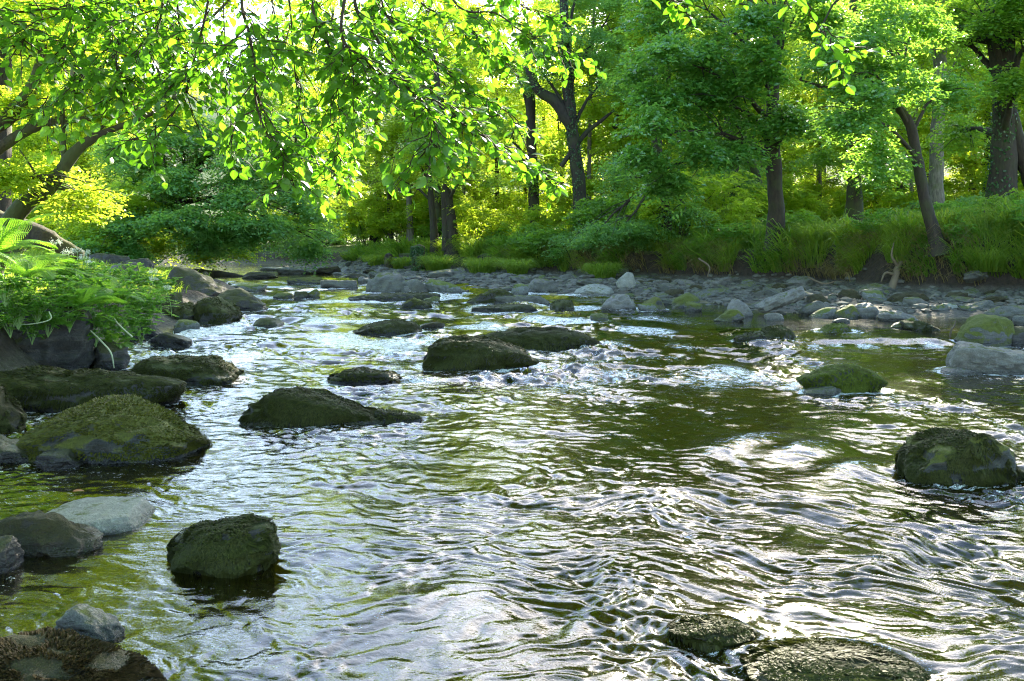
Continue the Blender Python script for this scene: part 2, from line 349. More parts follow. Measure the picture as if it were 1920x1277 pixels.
# ------------------------------------------------------------------ rocks (specification first: the river needs it)
# x0, x1, ytop, ybase (1920 px photograph), style, label, options
ROCKS = [
 (-150, 300, 1158, 1330, 'brown', "low brown-green mossy boulder in the bottom left corner", dict(z=.12, d=.42, rough=.5, p=9, moss=7, prof=[(-1, .9), (0, 1), (.6, .8), (1, .35)])),
 (110, 232, 1102, 1196, 'slate', "pale wet pointed stone behind the bottom left corner boulder", dict(d=.6, z=.10, p=16, prof=[(-1, .95), (-.5, 1), (1, .15)])),
 (302, 525, 972, 1072, 'dark', "shaggy dark mossy rock alone in the calm water, right of the pale flat slab", dict(d=.6, moss=2, prof=[(-1, .4), (-.4, .75), (.5, 1), (1, .85)])),
 (78, 276, 935, 1004, 'pale', "pale flat-topped slab with a dead leaf on it", dict(d=.9, z=.075, p=30, rough=.28, prof=[(-1, .9), (1, 1)])),
 (-30, 192, 962, 1040, 'brown', "low dark brown rock in front of the pale flat slab", dict(d=.45, prof=[(-1, .8), (-.5, 1), (.4, .9), (1, .45)])),
 (-50, 30, 1005, 1080, 'dark', "small dark stone cut by the left edge, above the corner boulder", dict(d=.9)),
 (22, 384, 750, 866, 'mosst', "large boulder with a smooth yellow-green moss top and dark sides", dict(d=.62, p=6, rough=.55, moss=6, prof=[(-1, .22), (-.7, .58), (-.3, .96), (0, 1), (.4, .84), (.8, .6), (1, .35)])),
 (-60, 84, 812, 868, 'dark', "small wet grey stone left of the large moss-topped boulder", dict(d=.7, prof=[(-1, 1), (0, .8), (1, .3)])),
 (70, 150, 842, 880, 'dark', "little dark stone at the foot of the large moss-topped boulder", dict(d=.7)),
 (-70, 42, 722, 812, 'brown', "brown mossy boulder at the left edge below the long ledge", dict(d=.7, moss=1, prof=[(-1, 1), (.2, .95), (1, .3)])),
 (-60, 344, 690, 768, 'moss', "long flat mossy ledge reaching in from the left edge", dict(d=.30, p=24, rough=.5, moss=2, prof=[(-1, 1), (.7, .95), (1, .85)], rz=.05)),
 (-60, 58, 634, 692, 'brown', "brown shaggy boulder at the left edge behind the long ledge", dict(d=.7, moss=1, prof=[(-1, 1), (.3, .95), (1, .5)])),
 (250, 448, 668, 722, 'moss', "flat mossy rock just behind the right end of the long ledge", dict(d=.55, p=10, moss=1, prof=[(-1, .8), (-.6, 1), (.4, .9), (1, .35)])),
 (-80, 178, 552, 700, 'dark', "big dark overhanging boulder under the ferns of the left bank", dict(d=.5, p=9, prof=[(-1, 1), (.6, 1), (1, .8)])),
 (172, 245, 640, 692, 'dark', "dark stone under the trailing stems of the left bank", dict(d=.8)),
 (248, 304, 600, 634, 'dark', "dark pointed rock at the foot of the leafy left bank", dict(d=.7, prof=[(-1, .2), (.1, 1), (.5, .8), (1, .2)])),
 (278, 362, 623, 648, 'dark', "low dark stone lapped by white water near the left bank", dict(d=.6, prof=[(-1, .8), (-.2, 1), (1, .3)])),
 (366, 447, 558, 606, 'moss', "rounded shaggy boulder at the water's edge, right one of a touching pair", dict(d=.9, p=4, moss=1, prof=[(-1, .9), (-.1, 1), (1, .55)])),
 (292, 374, 568, 606, 'moss', "rounded shaggy boulder touching the larger one on its right", dict(d=.9, p=5, moss=1)),
 (302, 424, 518, 576, 'dark', "big sloping dark grey boulder behind the touching pair of round ones", dict(d=.9, prof=[(-1, .7), (-.5, 1), (0, .85), (1, .2)])),
 (396, 503, 541, 582, 'dark', "dark blocky rock with a bright moss spot, beside the broken stub", dict(d=.5, p=14, prof=[(-1, .8), (0, 1), (.8, .9), (1, .75)])),
 (372, 402, 512, 541, 'brown', "small pointed rock with a bright yellow-green moss tip", dict(d=.8, prof=[(-1, .4), (0, 1), (1, .4)])),
 (322, 376, 600, 617, 'mossp', "low pale mossy stone in front of the touching pair of boulders", dict(d=.7)),
 (476, 534, 596, 613, 'moss', "low half-drowned rock in the rapids right of the round boulder pair", dict(d=.8)),
 (513, 553, 548, 559, 'mossg', "left one of three little mossy stones in the upper rapids", dict(d=.8)),
 (551, 577, 546, 560, 'moss', "middle dark one of three little mossy stones in the upper rapids", dict(d=.8)),
 (574, 600, 542, 559, 'mossg', "right pointed one of three little mossy stones in the upper rapids", dict(d=.8, prof=[(-1, .3), (.8, 1), (1, .8)])),
 (455, 722, 727, 797, 'moss', "wedge-shaped mossy rock, tall at its left end, in the middle of the river", dict(d=.42, p=9, moss=2, prof=[(-1, .6), (-.82, .95), (-.3, 1), (.3, .72), (.8, .45), (1, .2)])),
 (700, 790, 768, 787, 'dark', "low dark tail stone off the right end of the wedge-shaped rock", dict(d=.4, moss=1, prof=[(-1, 1), (1, .2)])),
 (612, 752, 690, 717, 'dark', "low jagged dark rock between the wedge-shaped rock and the rapids", dict(d=.5, moss=1, prof=[(-1, .4), (-.2, 1), (.3, .7), (.7, .9), (1, .3)])),
 (664, 790, 599, 625, 'moss', "low shaggy mound in the white water left of the central block", dict(d=.6, p=5, moss=2, prof=[(-1, .2), (-.3, .7), (.3, 1), (.8, .8), (1, .2)])),
 (784, 834, 604, 616, 'brown', "small brown stone at the right end of the low shaggy mound", dict(d=.6)),
 (795, 1008, 633, 692, 'moss', "thick mossy block with hanging fringe in the centre of the river", dict(d=.5, p=10, moss=3, prof=[(-1, .75), (-.85, .98), (-.3, 1), (.2, .9), (.7, .62), (1, .25)])),
 (868, 1130, 615, 652, 'moss', "long mossy slab with a bright green right end, behind the central block", dict(d=.28, p=10, moss=3, prof=[(-1, .35), (-.5, .7), (0, .95), (.7, 1), (1, .6)])),
 (750, 810, 558, 578, 'mosst', "mossy triangular stone below the thin weir ledge", dict(d=.7, moss=1, prof=[(-1, .2), (-.1, 1), (1, .4)])),
 (794, 826, 555, 567, 'mossg', "small yellow-green stone touching the triangular mossy one", dict(d=.7)),
 (655, 826, 549, 563, 'dark', "thin dark ledge the water slips over, left of the triangular mossy stone", dict(d=.25, p=12, moss=1, prof=[(-1, .3), (0, .7), (1, 1)])),
 (684, 770, 511, 550, 'grey', "large rounded grey boulder with a moss-stained foot on the far bar", dict(d=.8, p=5, prof=[(-1, .8), (-.4, 1), (.5, .95), (1, .6)])),
 (746, 802, 522, 551, 'grey', "grey stone leaning on the right of the large rounded grey boulder", dict(d=.8, prof=[(-1, .9), (.2, 1), (1, .4)])),
 (670, 694, 519, 531, 'slate', "small pale blue wedge beside the large rounded grey boulder", dict(d=.8)),
 (797, 874, 523, 549, 'mossp', "mossy slab sloping down to the right beside a still pool", dict(d=.5, prof=[(-1, .9), (-.8, 1), (.2, .6), (1, .3)])),
 (756, 788, 536, 551, 'slate', "small blue stone in front of the leaning grey stone", dict(d=.7)),
 (875, 972, 541, 570, 'moss', "mossy rock with a raised right end, left end of a cluster in midstream", dict(d=.6, moss=1, prof=[(-1, .6), (-.3, .75), (.3, 1), (1, .7)])),
 (928, 1032, 553, 571, 'grey', "long low grey slab in front of the midstream mossy cluster", dict(d=.4, p=12)),
 (884, 1006, 570, 583, 'moss', "low dark weedy slab nearest the camera in the midstream cluster", dict(d=.4, moss=1)),
 (1030, 1076, 562, 581, 'moss', "round dark mossy stone at the right end of the midstream cluster", dict(d=.9, p=4, moss=1)),
 (984, 1052, 523, 548, 'grey', "dark grey boulder with a pale left face on the bar", dict(d=.7, prof=[(-1, .4), (-.5, .95), (.5, 1), (1, .6)])),
 (956, 992, 532, 553, 'mossp', "mossy upright stone left of the dark grey boulder", dict(d=.7)),
 (1078, 1152, 532, 553, 'pale', "pale cream rock with a brown shoulder on the bar", dict(d=.7, prof=[(-1, .6), (0, 1), (1, .8)])),
 (1154, 1194, 513, 546, 'pale', "pale upright rock, tallest on the bar below the right bank", dict(d=.8, prof=[(-1, .5), (0, 1), (.6, .9), (1, .4)])),
 (1124, 1192, 552, 581, 'slate', "layered blue slate boulder with a green mossy right side", dict(d=.6, p=12, prof=[(-1, .6), (-.2, .8), (.7, 1), (1, .8)])),
 (1194, 1250, 557, 581, 'mosst', "mossy lump of a pair right of the layered slate boulder", dict(d=.7, prof=[(-1, .2), (.4, 1), (1, .6)])),
 (1196, 1232, 568, 583, 'mossp', "pale half-mossy stone in front of the mossy pair", dict(d=.7)),
 (1228, 1256, 549, 567, 'grey', "small grey stone behind the mossy pair", dict(d=.8)),
 (1258, 1312, 548, 577, 'mossg', "green mossy stone humped to the right at the water's edge", dict(d=.7, prof=[(-1, .4), (.3, 1), (1, .6)])),
 (1284, 1316, 566, 584, 'mossg', "small round green stone in front of the humped green one", dict(d=.8)),
 (1106, 1142, 587, 600, 'mossg', "tiny bright green tussock stone alone in the rapids", dict(d=.8)),
 (1418, 1516, 546, 590, 'slate', "long straight blue slate block tilted up to the right", dict(d=.35, p=22, H=.2, low=.10, roll=-.40)),
 (1362, 1412, 560, 594, 'slate', "pale blue upright stone left of the tilted slate block", dict(d=.7, prof=[(-1, .7), (-.2, 1), (.5, .8), (1, .3)])),
 (1338, 1394, 579, 603, 'mossg', "flat stone with a bright moss cushion left of the tilted slate block", dict(d=.7, prof=[(-1, .4), (.1, 1), (.5, .9), (1, .2)])),
 (1432, 1468, 586, 601, 'slate', "small dark-bellied slate stone below the tilted slate block", dict(d=.6)),
 (1498, 1548, 563, 591, 'grey', "angular grey stone under the raised end of the tilted slate block", dict(d=.6, p=14, prof=[(-1, .3), (.1, 1), (.9, .9), (1, .7)])),
 (1520, 1574, 576, 596, 'mossp', "flat slate with a mossy crown right of the tilted block", dict(d=.6, prof=[(-1, .3), (.4, 1), (1, .8)])),
 (1562, 1612, 570, 597, 'mossg', "mossy ridge stone leaning against a pale rounded one", dict(d=.6, prof=[(-1, .3), (.5, 1), (1, .8)])),
 (1602, 1642, 568, 596, 'slate', "pale rounded blue stone right of the mossy ridge stone", dict(d=.7)),
 (1560, 1594, 596, 607, 'slate', "little flat blue stone at the edge of the still channel", dict(d=.7)),
 (1418, 1486, 610, 640, 'moss', "round shaggy mossy stone standing in the still channel", dict(d=.7, p=4, moss=2, prof=[(-1, .5), (.2, .9), (.6, 1), (1, .7)])),
 (1376, 1446, 622, 641, 'dark', "low wet weedy slab left of the round shaggy stone", dict(d=.6, moss=1)),
 (1530, 1602, 607, 634, 'mossg', "flat green-capped stone in the still channel", dict(d=.6, moss=1, prof=[(-1, .3), (-.3, .9), (.5, 1), (1, .6)])),
 (1570, 1616, 624, 635, 'pale', "thin pale slab in front of the flat green-capped stone", dict(d=.7, p=14)),
 (1644, 1716, 583, 602, 'slate', "dark grey block with a pale face in the channel by the right bank", dict(d=.5, p=14)),
 (1668, 1717, 595, 617, 'mossg', "narrow mossy ridge rising to the right beside the grey block", dict(d=.5, prof=[(-1, .15), (.7, 1), (1, .8)])),
 (1694, 1756, 602, 620, 'moss', "low brown mossy hump in front of the narrow mossy ridge", dict(d=.6, moss=1)),
 (1794, 1898, 589, 648, 'mossg', "big boulder covered in bright green moss by the right edge", dict(d=.8, p=9, prof=[(-1, .35), (-.5, .8), (-.1, 1), (.9, .85), (1, .6)])),
 (1770, 1990, 643, 700, 'slate', "big smooth pale blue-grey block at the right edge", dict(d=.4, p=12, prof=[(-1, .6), (-.85, .95), (-.6, 1), (0, .85), (1, .7)])),
 (1764, 1830, 676, 702, 'slate', "pale shelf stone at the left foot of the big blue-grey block", dict(d=.7, z=.06)),
 (1490, 1652, 682, 736, 'mosst', "domed rock with a green moss cap and dripping fringe", dict(d=.65, p=5, moss=4, prof=[(-1, .5), (-.4, .9), (.1, 1), (.7, .85), (1, .4)])),
 (1504, 1580, 723, 742, 'grey', "flat grey stone in front of the domed green-capped rock", dict(d=.6)),
 (1690, 1896, 803, 912, 'mosst', "large mossy rock with a dark wet front near the right edge", dict(d=.75, p=7, moss=5, prof=[(-1, .4), (-.5, .75), (.2, 1), (.7, .9), (1, .5)])),
 (1400, 1720, 1152, 1290, 'drowned', "drowned brown mossy rock at the bottom right with the current sliding over it", dict(d=.55, z=.05, p=5, moss=5, prof=[(-1, .55), (-.6, .9), (0, 1), (.6, .6), (1, .3)])),
 (1262, 1410, 1165, 1205, 'drowned', "dark weedy stone at the left end of the drowned mossy rock", dict(d=.6, z=.03, moss=5)),
 (1690, 1742, 562, 584, 'grey', "grey-green stone under the driftwood at the right bank", dict(d=.7)),
 (1760, 1800, 568, 586, 'pale', "pale pinkish stone in the back channel by the right bank", dict(d=.7)),
 (1800, 1870, 562, 590, 'grey', "grey-green slab leaning out of the right bank", dict(d=.6, p=12, prof=[(-1, .3), (.6, 1), (1, .9)])),
 (1846, 1940, 572, 602, 'grey', "flat green-grey slab cut by the right edge", dict(d=.6, p=12)),
 (1896, 1936, 590, 612, 'grey', "small grey stone behind the big green boulder at the right edge", dict(d=.7)),
 (1885, 1935, 612, 648, 'dark', "dark stone between the big green boulder and the right edge", dict(d=.7)),
 (1620, 1662, 548, 572, 'mossp', "weathered grey-brown block below the driftwood roots", dict(d=.8)),
 (165, 250, 500, 548, 'dark', "long dark rock behind the white umbel flowers on the left bank", dict(d=.6)),
 (235, 300, 506, 552, 'dark', "cracked dark rock left of the big sloping grey boulder", dict(d=.7)),
 (190, 262, 520, 575, 'grey', "ridged grey rock half hidden by herbs, left of the round boulder pair", dict(d=.7)),
 (250, 300, 560, 604, 'moss', "mossy rock between the herbs and the round boulder pair", dict(d=.8)),
 (296, 345, 548, 600, 'moss', "dark mossy lump just behind the round boulder pair", dict(d=.8)),
 (520, 590, 501, 514, 'grey', "long grey stone on the far bar at the bend of the river", dict(d=.5)),
 (590, 640, 499, 514, 'brown', "rusty brown stone on the far bar at the bend of the river", dict(d=.6)),
 (455, 520, 510, 522, 'dark', "dark flat stone on the far bar, just right of the fallen log", dict(d=.6)),
 (535, 610, 518, 532, 'mosst', "mossy flat stone on the far bar, above the three little mossy stones", dict(d=.6)),
 (440, 505, 532, 547, 'mossp', "mossy low stone behind the dark blocky rock on the left", dict(d=.6)),
 (1300, 1364, 545, 562, 'grey', "mossy grey slab behind the pale upright stone on the bar", dict(d=.6)),
 (600, 672, 524, 540, 'grey', "low grey stone on the far bar, left of the large rounded grey boulder", dict(d=.6)),
 (800, 880, 506, 524, 'grey', "broad grey rock at the foot of the bank below the twin trunks", dict(d=.6)),
 (1040, 1090, 516, 532, 'grey', "grey slab behind the dark grey boulder on the bar", dict(d=.6)),
]
for q in range(len(ROCKS)):
    x0, x1, yt, yb, st, lab, op = ROCKS[q]
    Yf = FPX * CAM_H / (yb - HOR); W0 = (x1 - x0) / FPX * Yf; D = min(W0 * op.get('d', .6), 1.6)
    Yc = Yf + D * .45; Wd = (x1 - x0) / FPX * Yc
    op['Yc'] = Yc; op['W'] = Wd; op['D'] = D; op['X'] = ((x0 + x1) / 2 - 960) / FPX * Yc
    op['Ht'] = op.get('z') or max(CAM_H - (yt - HOR) / FPX * Yc, .05)
    if 'H' in op: op['Ht'] = op['H']

# ------------------------------------------------------------------ the river surface
def flow_field(x, y):
    """water height above the mean level and amount of foam"""
    A = .55 + .0 * x
    rap = smooth(7.0, 10, y) * (1 - smooth(27, 34, y)) * (1 - smooth(2.2, 4.5, x - (14 - y) * .12))
    A = A + 1.15 * rap
    pool = (1 - smooth(-2.3, -1.0, x + (y - 4) * .25)) * (1 - smooth(6.2, 8.0, y)); A = A * (1 - .62 * pool)
    back = smooth(13.5, 15.5, y) * smooth(2.6, 4.4, x); A = A * (1 - .75 * back)
    far = smooth(32, 40, y); A = A * (1 - .5 * far)
    tr = smooth(.4, 1.8, x + (y - 4) * .10) * (1 - smooth(8.5, 10.5, y)); A = A + .12 * tr
    mid = smooth(-1.5, 0, x) * (1 - smooth(.8, 2.2, x)) * smooth(5.2, 6, y) * (1 - smooth(6.8, 8, y)); A = A * (1 - .15 * mid)
    pat = .62 + .25 * (1 - smooth(5, 7, y)) + .75 * smooth(-.35, .45, noise2(x * .55 + y * .2 + 3.3, y * .38 + 7.7)); A = A * pat * (.6 + .8 * smooth(-.4, .4, noise2(x * 1.7 + 8, y * 1.1 + 2)))
    wx = x + .35 * noise2(x * .7 + 5, y * .7) + .14 * noise2(x * 2.1, y * 2.1 + 8) + .05 * noise2(x * 6, y * 6 + 8); wy = y + .35 * noise2(x * .7, y * .7 + 11) + .14 * noise2(x * 2.1 + 4, y * 2.1) + .05 * noise2(x * 6 + 31, y * 6)
    h = np.zeros_like(x)
    B = smooth(.2, 2.0, x + (y - 4) * .05) * (1 - smooth(7, 10, y))
    ua, va = wx * .985 - wy * .17, wx * .17 + wy * .985                 # across and along the stream
    cb, sb = math.cos(-.72), math.sin(-.72); ub, vb = wx * cb - wy * sb, wx * sb + wy * cb
    ub, vb = (wx * .80 - wy * .60), (wx * .60 + wy * .80)
    for lam, s, o in ((1.3, .045, 0), (.62, .10, 13), (.30, .14, 29), (.15, .20, 41), (.075, .33, 57), (.040, .46, 71)):
        amp = s * lam * .42
        fade = np.clip(lam * 330 / np.maximum(y, 1) ** 1.2 - .45, .0, 1.0) if lam < .2 else 1.0
        ha = noise2(ua / (lam * 2.0) + o, va / lam + o)
        hb = noise2(ub / (lam * 2.8) + o + 3, vb / (lam * .8) + o)
        hh = ha * (1 - B * .75) + hb * B * .9
        hh = hh - .45 * np.abs(hh)                                       # sharper crests than troughs
        h = h + amp * fade * hh * A * (1.0 if lam > .2 else (.75 + .25 * A))
    foam = np.zeros_like(x)
    # pour-over lips: the water drops a little and breaks below
    for px0, px1, py, drop in ((1560, 1790, 648, .09), (1450, 1535, 648, .06), (655, 820, 560, .07), (1090, 1200, 668, .05), (880, 1000, 580, .05)):
        yy = FPX * CAM_H / (py - HOR); xa, xb_ = (px0 - 960) / FPX * yy, (px1 - 960) / FPX * yy
        m = smooth(xa - .4, xa + .2, x) * (1 - smooth(xb_ - .2, xb_ + .4, x))
        yl = yy + .25 * noise2(x * 1.3 + py, x * 0 + 2)
        h = h + m * drop * smooth(-.05, .28, y - yl) * (1 - smooth(1.0, 3.2, y - yl)) 
        foam = np.maximum(foam, .62 * m * smooth(-.5, -.1, y - yl) * (1 - smooth(.0, .2, y - yl)) * smooth(-.25, .3, noise2(x * 3.1 + py, y * 2.0)))
    # standing humps seen against the light
    for px, py, amp, r in ((1400, 835, .07, .34), (1500, 850, .06, .30), (1330, 700, .07, .4), (1245, 670, .06, .4), (1590, 880, .05, .25), (760, 1130, .02, .2), (1120, 690, .05, .4), (520, 640, .04, .5), (640, 610, .05, .6), (1700, 1010, .04, .3)):
        yy = FPX * CAM_H / (py - HOR); xx = (px - 960) / FPX * yy
        e = ((x - xx) * .8 + (y - yy) * .6) ** 2 / (r * 2.0) ** 2 + ((y - yy) * .8 - (x - xx) * .6) ** 2 / (r * .8) ** 2
        h = h + amp * np.exp(-e * 1.6)
        if amp > .045: foam = np.maximum(foam, .40 * np.exp(-e * 2.5))
    for q in ROCKS:                                                      # pillow upstream, wake and broken water round each rock
        op = q[6]
        if op['W'] < .25 or op['Yc'] > 30: continue
        calm = op['Yc'] < 6.5 and op['X'] < -1.0
        back_ = op['Yc'] > 13.5 and op['X'] > 3.5
        e = np.sqrt(((x - op['X']) / (op['W'] * .5)) ** 2 + ((y - op['Yc']) / (op['D'] * .5)) ** 2)
        m = np.exp(-((e - 1.05) / .22) ** 2)
        up = smooth(-.2, .6, (y - op['Yc']) / op['D']); 
        k_ = .15 if (calm or back_) else 1.0
        h = h + m * (.05 * up - .012) * k_
        rip = noise2(x * 9 + op['X'], y * 9)
        wk = np.exp(-((x - op['X'] - .25 * (op['Yc'] - y)) / (op['W'] * .55)) ** 2) * smooth(0, op['D'], op['Yc'] - y) * np.exp(-np.clip(op['Yc'] - y, 0, 9) / (1.3 * op['W'] + .2))
        h = h + wk * .02 * rip * k_
        if k_ == 1.0: foam = np.maximum(foam, (.62 if op['Yc'] > 8 else .30) * m + .42 * wk)
    foam = np.maximum(foam, .60 * rap * smooth(-.1, .4, noise2(x * .9 + 2, y * .6 + 5)))
    return h, foam
nr, ncx = 1300, 900
ry = np.linspace(1.4 ** -.5, 72.0 ** -.5, nr) ** -2.0; sx = np.linspace(-.92, .92, ncx)
WXg = ry[:, None] * sx[None, :]; WXg = WXg - .0 * WXg; WYg = np.broadcast_to(ry[:, None], WXg.shape)
H_, F_ = flow_field(WXg, WYg)
H_ = H_ * smooth(75, 40, WYg)
i, j = np.meshgrid(np.arange(nr - 1), np.arange(ncx - 1), indexing='ij')
wq = np.stack([i * ncx + j, i * ncx + j + 1, (i + 1) * ncx + j + 1, (i + 1) * ncx + j], -1).reshape(-1, 4)
k = NT("river_water"); pos = k.n("NewGeometry").outputs["Position"]
mp = k.n("Mapping"); mp.inputs["Scale"].default_value = (1, 1.5, 1); mp.inputs["Rotation"].default_value = (0, 0, .25); k.set(mp.inputs[0], pos)
n1 = k.noise(16, 4, .6, mp.outputs[0], .6); n2 = k.noise(45, 2, .5, mp.outputs[0], .4)
bmp = k.bump(k.math('ADD', n1, k.math('MULTIPLY', n2, .35)), .13, .02)
fr = k.n("Fresnel"); fr.inputs["IOR"].default_value = 1.46; k.t.links.new(bmp, fr.inputs["Normal"])
gl = k.n("BsdfGlossy"); gl.inputs["Roughness"].default_value = .07; gl.inputs["Color"].default_value = (1, 1, 1, 1); k.t.links.new(bmp, gl.inputs["Normal"])
tr = k.n("BsdfTransparent"); tr.inputs[0].default_value = (.72, .62, .12, 1)  # golden tint also carries the reflected yellow of sunlit foliage
body = k.n("BsdfDiffuse"); body.inputs[0].default_value = (.030, .031, .005, 1)
mb_ = k.n("MixShader"); mb_.inputs[0].default_value = .25; k.t.links.new(tr.outputs[0], mb_.inputs[1]); k.t.links.new(body.outputs[0], mb_.inputs[2])
ms = k.n("MixShader"); k.t.links.new(fr.outputs[0], ms.inputs[0]); k.t.links.new(mb_.outputs[0], ms.inputs[1]); k.t.links.new(gl.outputs[0], ms.inputs[2])
fa = k.n("Attribute", attribute_name="rnd").outputs["Fac"]
mp2 = k.n("Mapping"); mp2.inputs["Scale"].default_value = (1, 1.7, 1); mp2.inputs["Rotation"].default_value = (0, 0, .3); k.set(mp2.inputs[0], pos)
fn = k.noise(11, 8, .72, mp2.outputs[0], 1.2)
ff = k.map(k.math('ADD', fa, k.math('ADD', k.map(fn, .3, .7, -.62, .42), k.map(k.noise(75, 3, .7, mp2.outputs[0], .5), .3, .7, -.28, .22))), .30, .55, 0, .92)
fd = k.n("BsdfPrincipled"); fd.inputs["Base Color"].default_value = (.80, .83, .86, 1); fd.inputs["Roughness"].default_value = .5
mf = k.n("MixShader"); k.set(mf.inputs[0], ff); k.t.links.new(ms.outputs[0], mf.inputs[1]); k.t.links.new(fd.outputs[0], mf.inputs[2])
M['water'] = k.end(mf.outputs[0])
riv = MB().add(np.stack([WXg, WYg, H_], -1), wq, F_.ravel()).build("river_water", M['water'])
tag(riv, kind='structure')
def water_z(x, y):
    return float(flow_field(np.array([[float(x)]]), np.array([[float(y)]]))[0][0, 0])

# ------------------------------------------------------------------ rock meshes
_ico = {}
def ico(sub):
    if sub not in _ico:
        bm = bmesh.new(); bmesh.ops.create_icosphere(bm, subdivisions=sub, radius=1.0)
        _ico[sub] = (np.array([v.co[:] for v in bm.verts]), np.array([[v.index for v in f.verts] for f in bm.faces])); bm.free()
    return _ico[sub]
def rock_fn(seed, W, D, H, low, p=8, prof=None, rough=1.0):
    rg = np.random.default_rng(seed)
    nn = norm(np.vstack([np.eye(3), -np.eye(3), rg.normal(size=(11, 3)) * np.array([1, 1, .6])]))
    dd = np.concatenate([np.ones(6), rg.uniform(.76, 1.05, 11)])
    nn[:6] = norm(nn[:6] + rg.normal(size=(6, 3)) * .13)
    def unit(d):
        q = np.maximum(d @ nn.T, 0) / dd
        return d * ((q ** p).sum(1) ** (-1.0 / p))[:, None]
    ext = unit(ico(3)[0]); mx = ext.max(0); mn = ext.min(0)
    sc_ = min(W, D, max(H * 2, .1))
    off = rg.uniform(0, 50, 3); ta, tb = rg.normal(0, .25, 2)
    tiltm = np.array([[1, 0, -ta], [0, 1, -tb], [ta, tb, 1]])
    def f(d):
        u = unit(norm(d)); u = (u - (mx + mn) / 2) / ((mx - mn) / 2)
        x = u[:, 0]; z = u[:, 2]
        if prof is not None:
            pr = np.interp(x, [a for a, b in prof], [b for a, b in prof])
        else: pr = 1.0
        zz = np.where(z > -.2, (z + .2) / 1.2 * H * pr, (z + .2) / .8 * low)
        v = np.stack([x * W / 2, u[:, 1] * D / 2, zz], 1)
        dn = norm(u * np.array([1, 1, 1.0]))
        q = v / sc_
        ns = noise3(q * 1.7 + off) * .18 + (.14 - np.abs(noise3(q * 3.1 + off)) * .40) + noise3(q * 7.5 + off) * .055 + (.03 - np.abs(noise3(q * 15 + off)) * .06) + noise3(q * 33 + off) * .012
        ly = noise3(q @ tiltm * np.array([1.0, 1.0, 8.0]) + off) * .11
        v = v + dn * ((ns + ly) * sc_ * .55 * rough)[:, None] * np.array([1, 1, .7])
        return (v - fit[0]) * fit[1]
    fit = [np.zeros(3), np.ones(3)]
    e = f(ico(4)[0]); e1 = e[e[:, 2] > -.02]; fit = [np.array([(e1[:, 0].max() + e1[:, 0].min()) / 2, (e1[:, 1].max() + e1[:, 1].min()) / 2, 0]), np.array([W / np.ptp(e1[:, 0]), D / np.ptp(e1[:, 1]), H / max(e1[:, 2].max(), .02)])]
    return f
def moss_strands(f, seed, n, Lm, wd=.006, patch=-9.0):
    rg = np.random.default_rng(seed)
    d = norm(rg.normal(size=(n * 5, 3))); d = d[d[:, 2] > -.15]; d = d[noise3(d * 2.1 + seed) + .5 * noise3(d * 5 + seed) > patch][:n]
    n = len(d); L = rg.uniform(.5, 1.2, n) * Lm * np.where(d[:, 2] > .75, .45, 1.0); rdir = rg.normal(size=(n, 3)) * np.array([1, 1, 0]) * .7
    pts = []; p0 = f(d); R = np.linalg.norm(p0, axis=1) + .05
    cur = d.copy()
    for kx in range(4):
        pp = f(cur); out = norm(cur * np.array([1, 1, .6]))
        pts.append(pp + out * (np.array([.0, .010, .016, .012])[kx] + 0 * L[:, None]))
        st = (L / 3 / R)[:, None]
        hz = norm(cur * np.array([1, 1, 0]) * .8 + rdir * np.clip(cur[:, 2:3], .12, 1))
        cur = norm(cur + hz * st * np.clip(cur[:, 2:3], .0, 1) - np.array([0, 0, 1.0]) * st * (1 - .6 * np.clip(cur[:, 2:3], 0, 1)))
    pts = np.stack(pts, 1)
    side = norm(np.cross(pts[:, 3] - pts[:, 0], d)); wv = side[:, None] * (np.array([1, .9, .6])[None, :, None] * wd * rg.uniform(.7, 1.4, n)[:, None, None])
    v = np.concatenate([np.stack([pts[:, :3] - wv, pts[:, :3] + wv], 2).reshape(n, 6, 3), pts[:, 3:4]], 1)
    b = np.arange(n)[:, None] * 7
    mb = MB(); mb.add(v.reshape(-1, 3), np.concatenate([b + np.array([[0, 1, 3, 2]]), b + np.array([[2, 3, 5, 4]])]), np.repeat(np.clip(rg.normal(.45, .25, n), 0, 1), 7))
    mb.f.append(b + np.array([[4, 5, 6]]))
    return mb
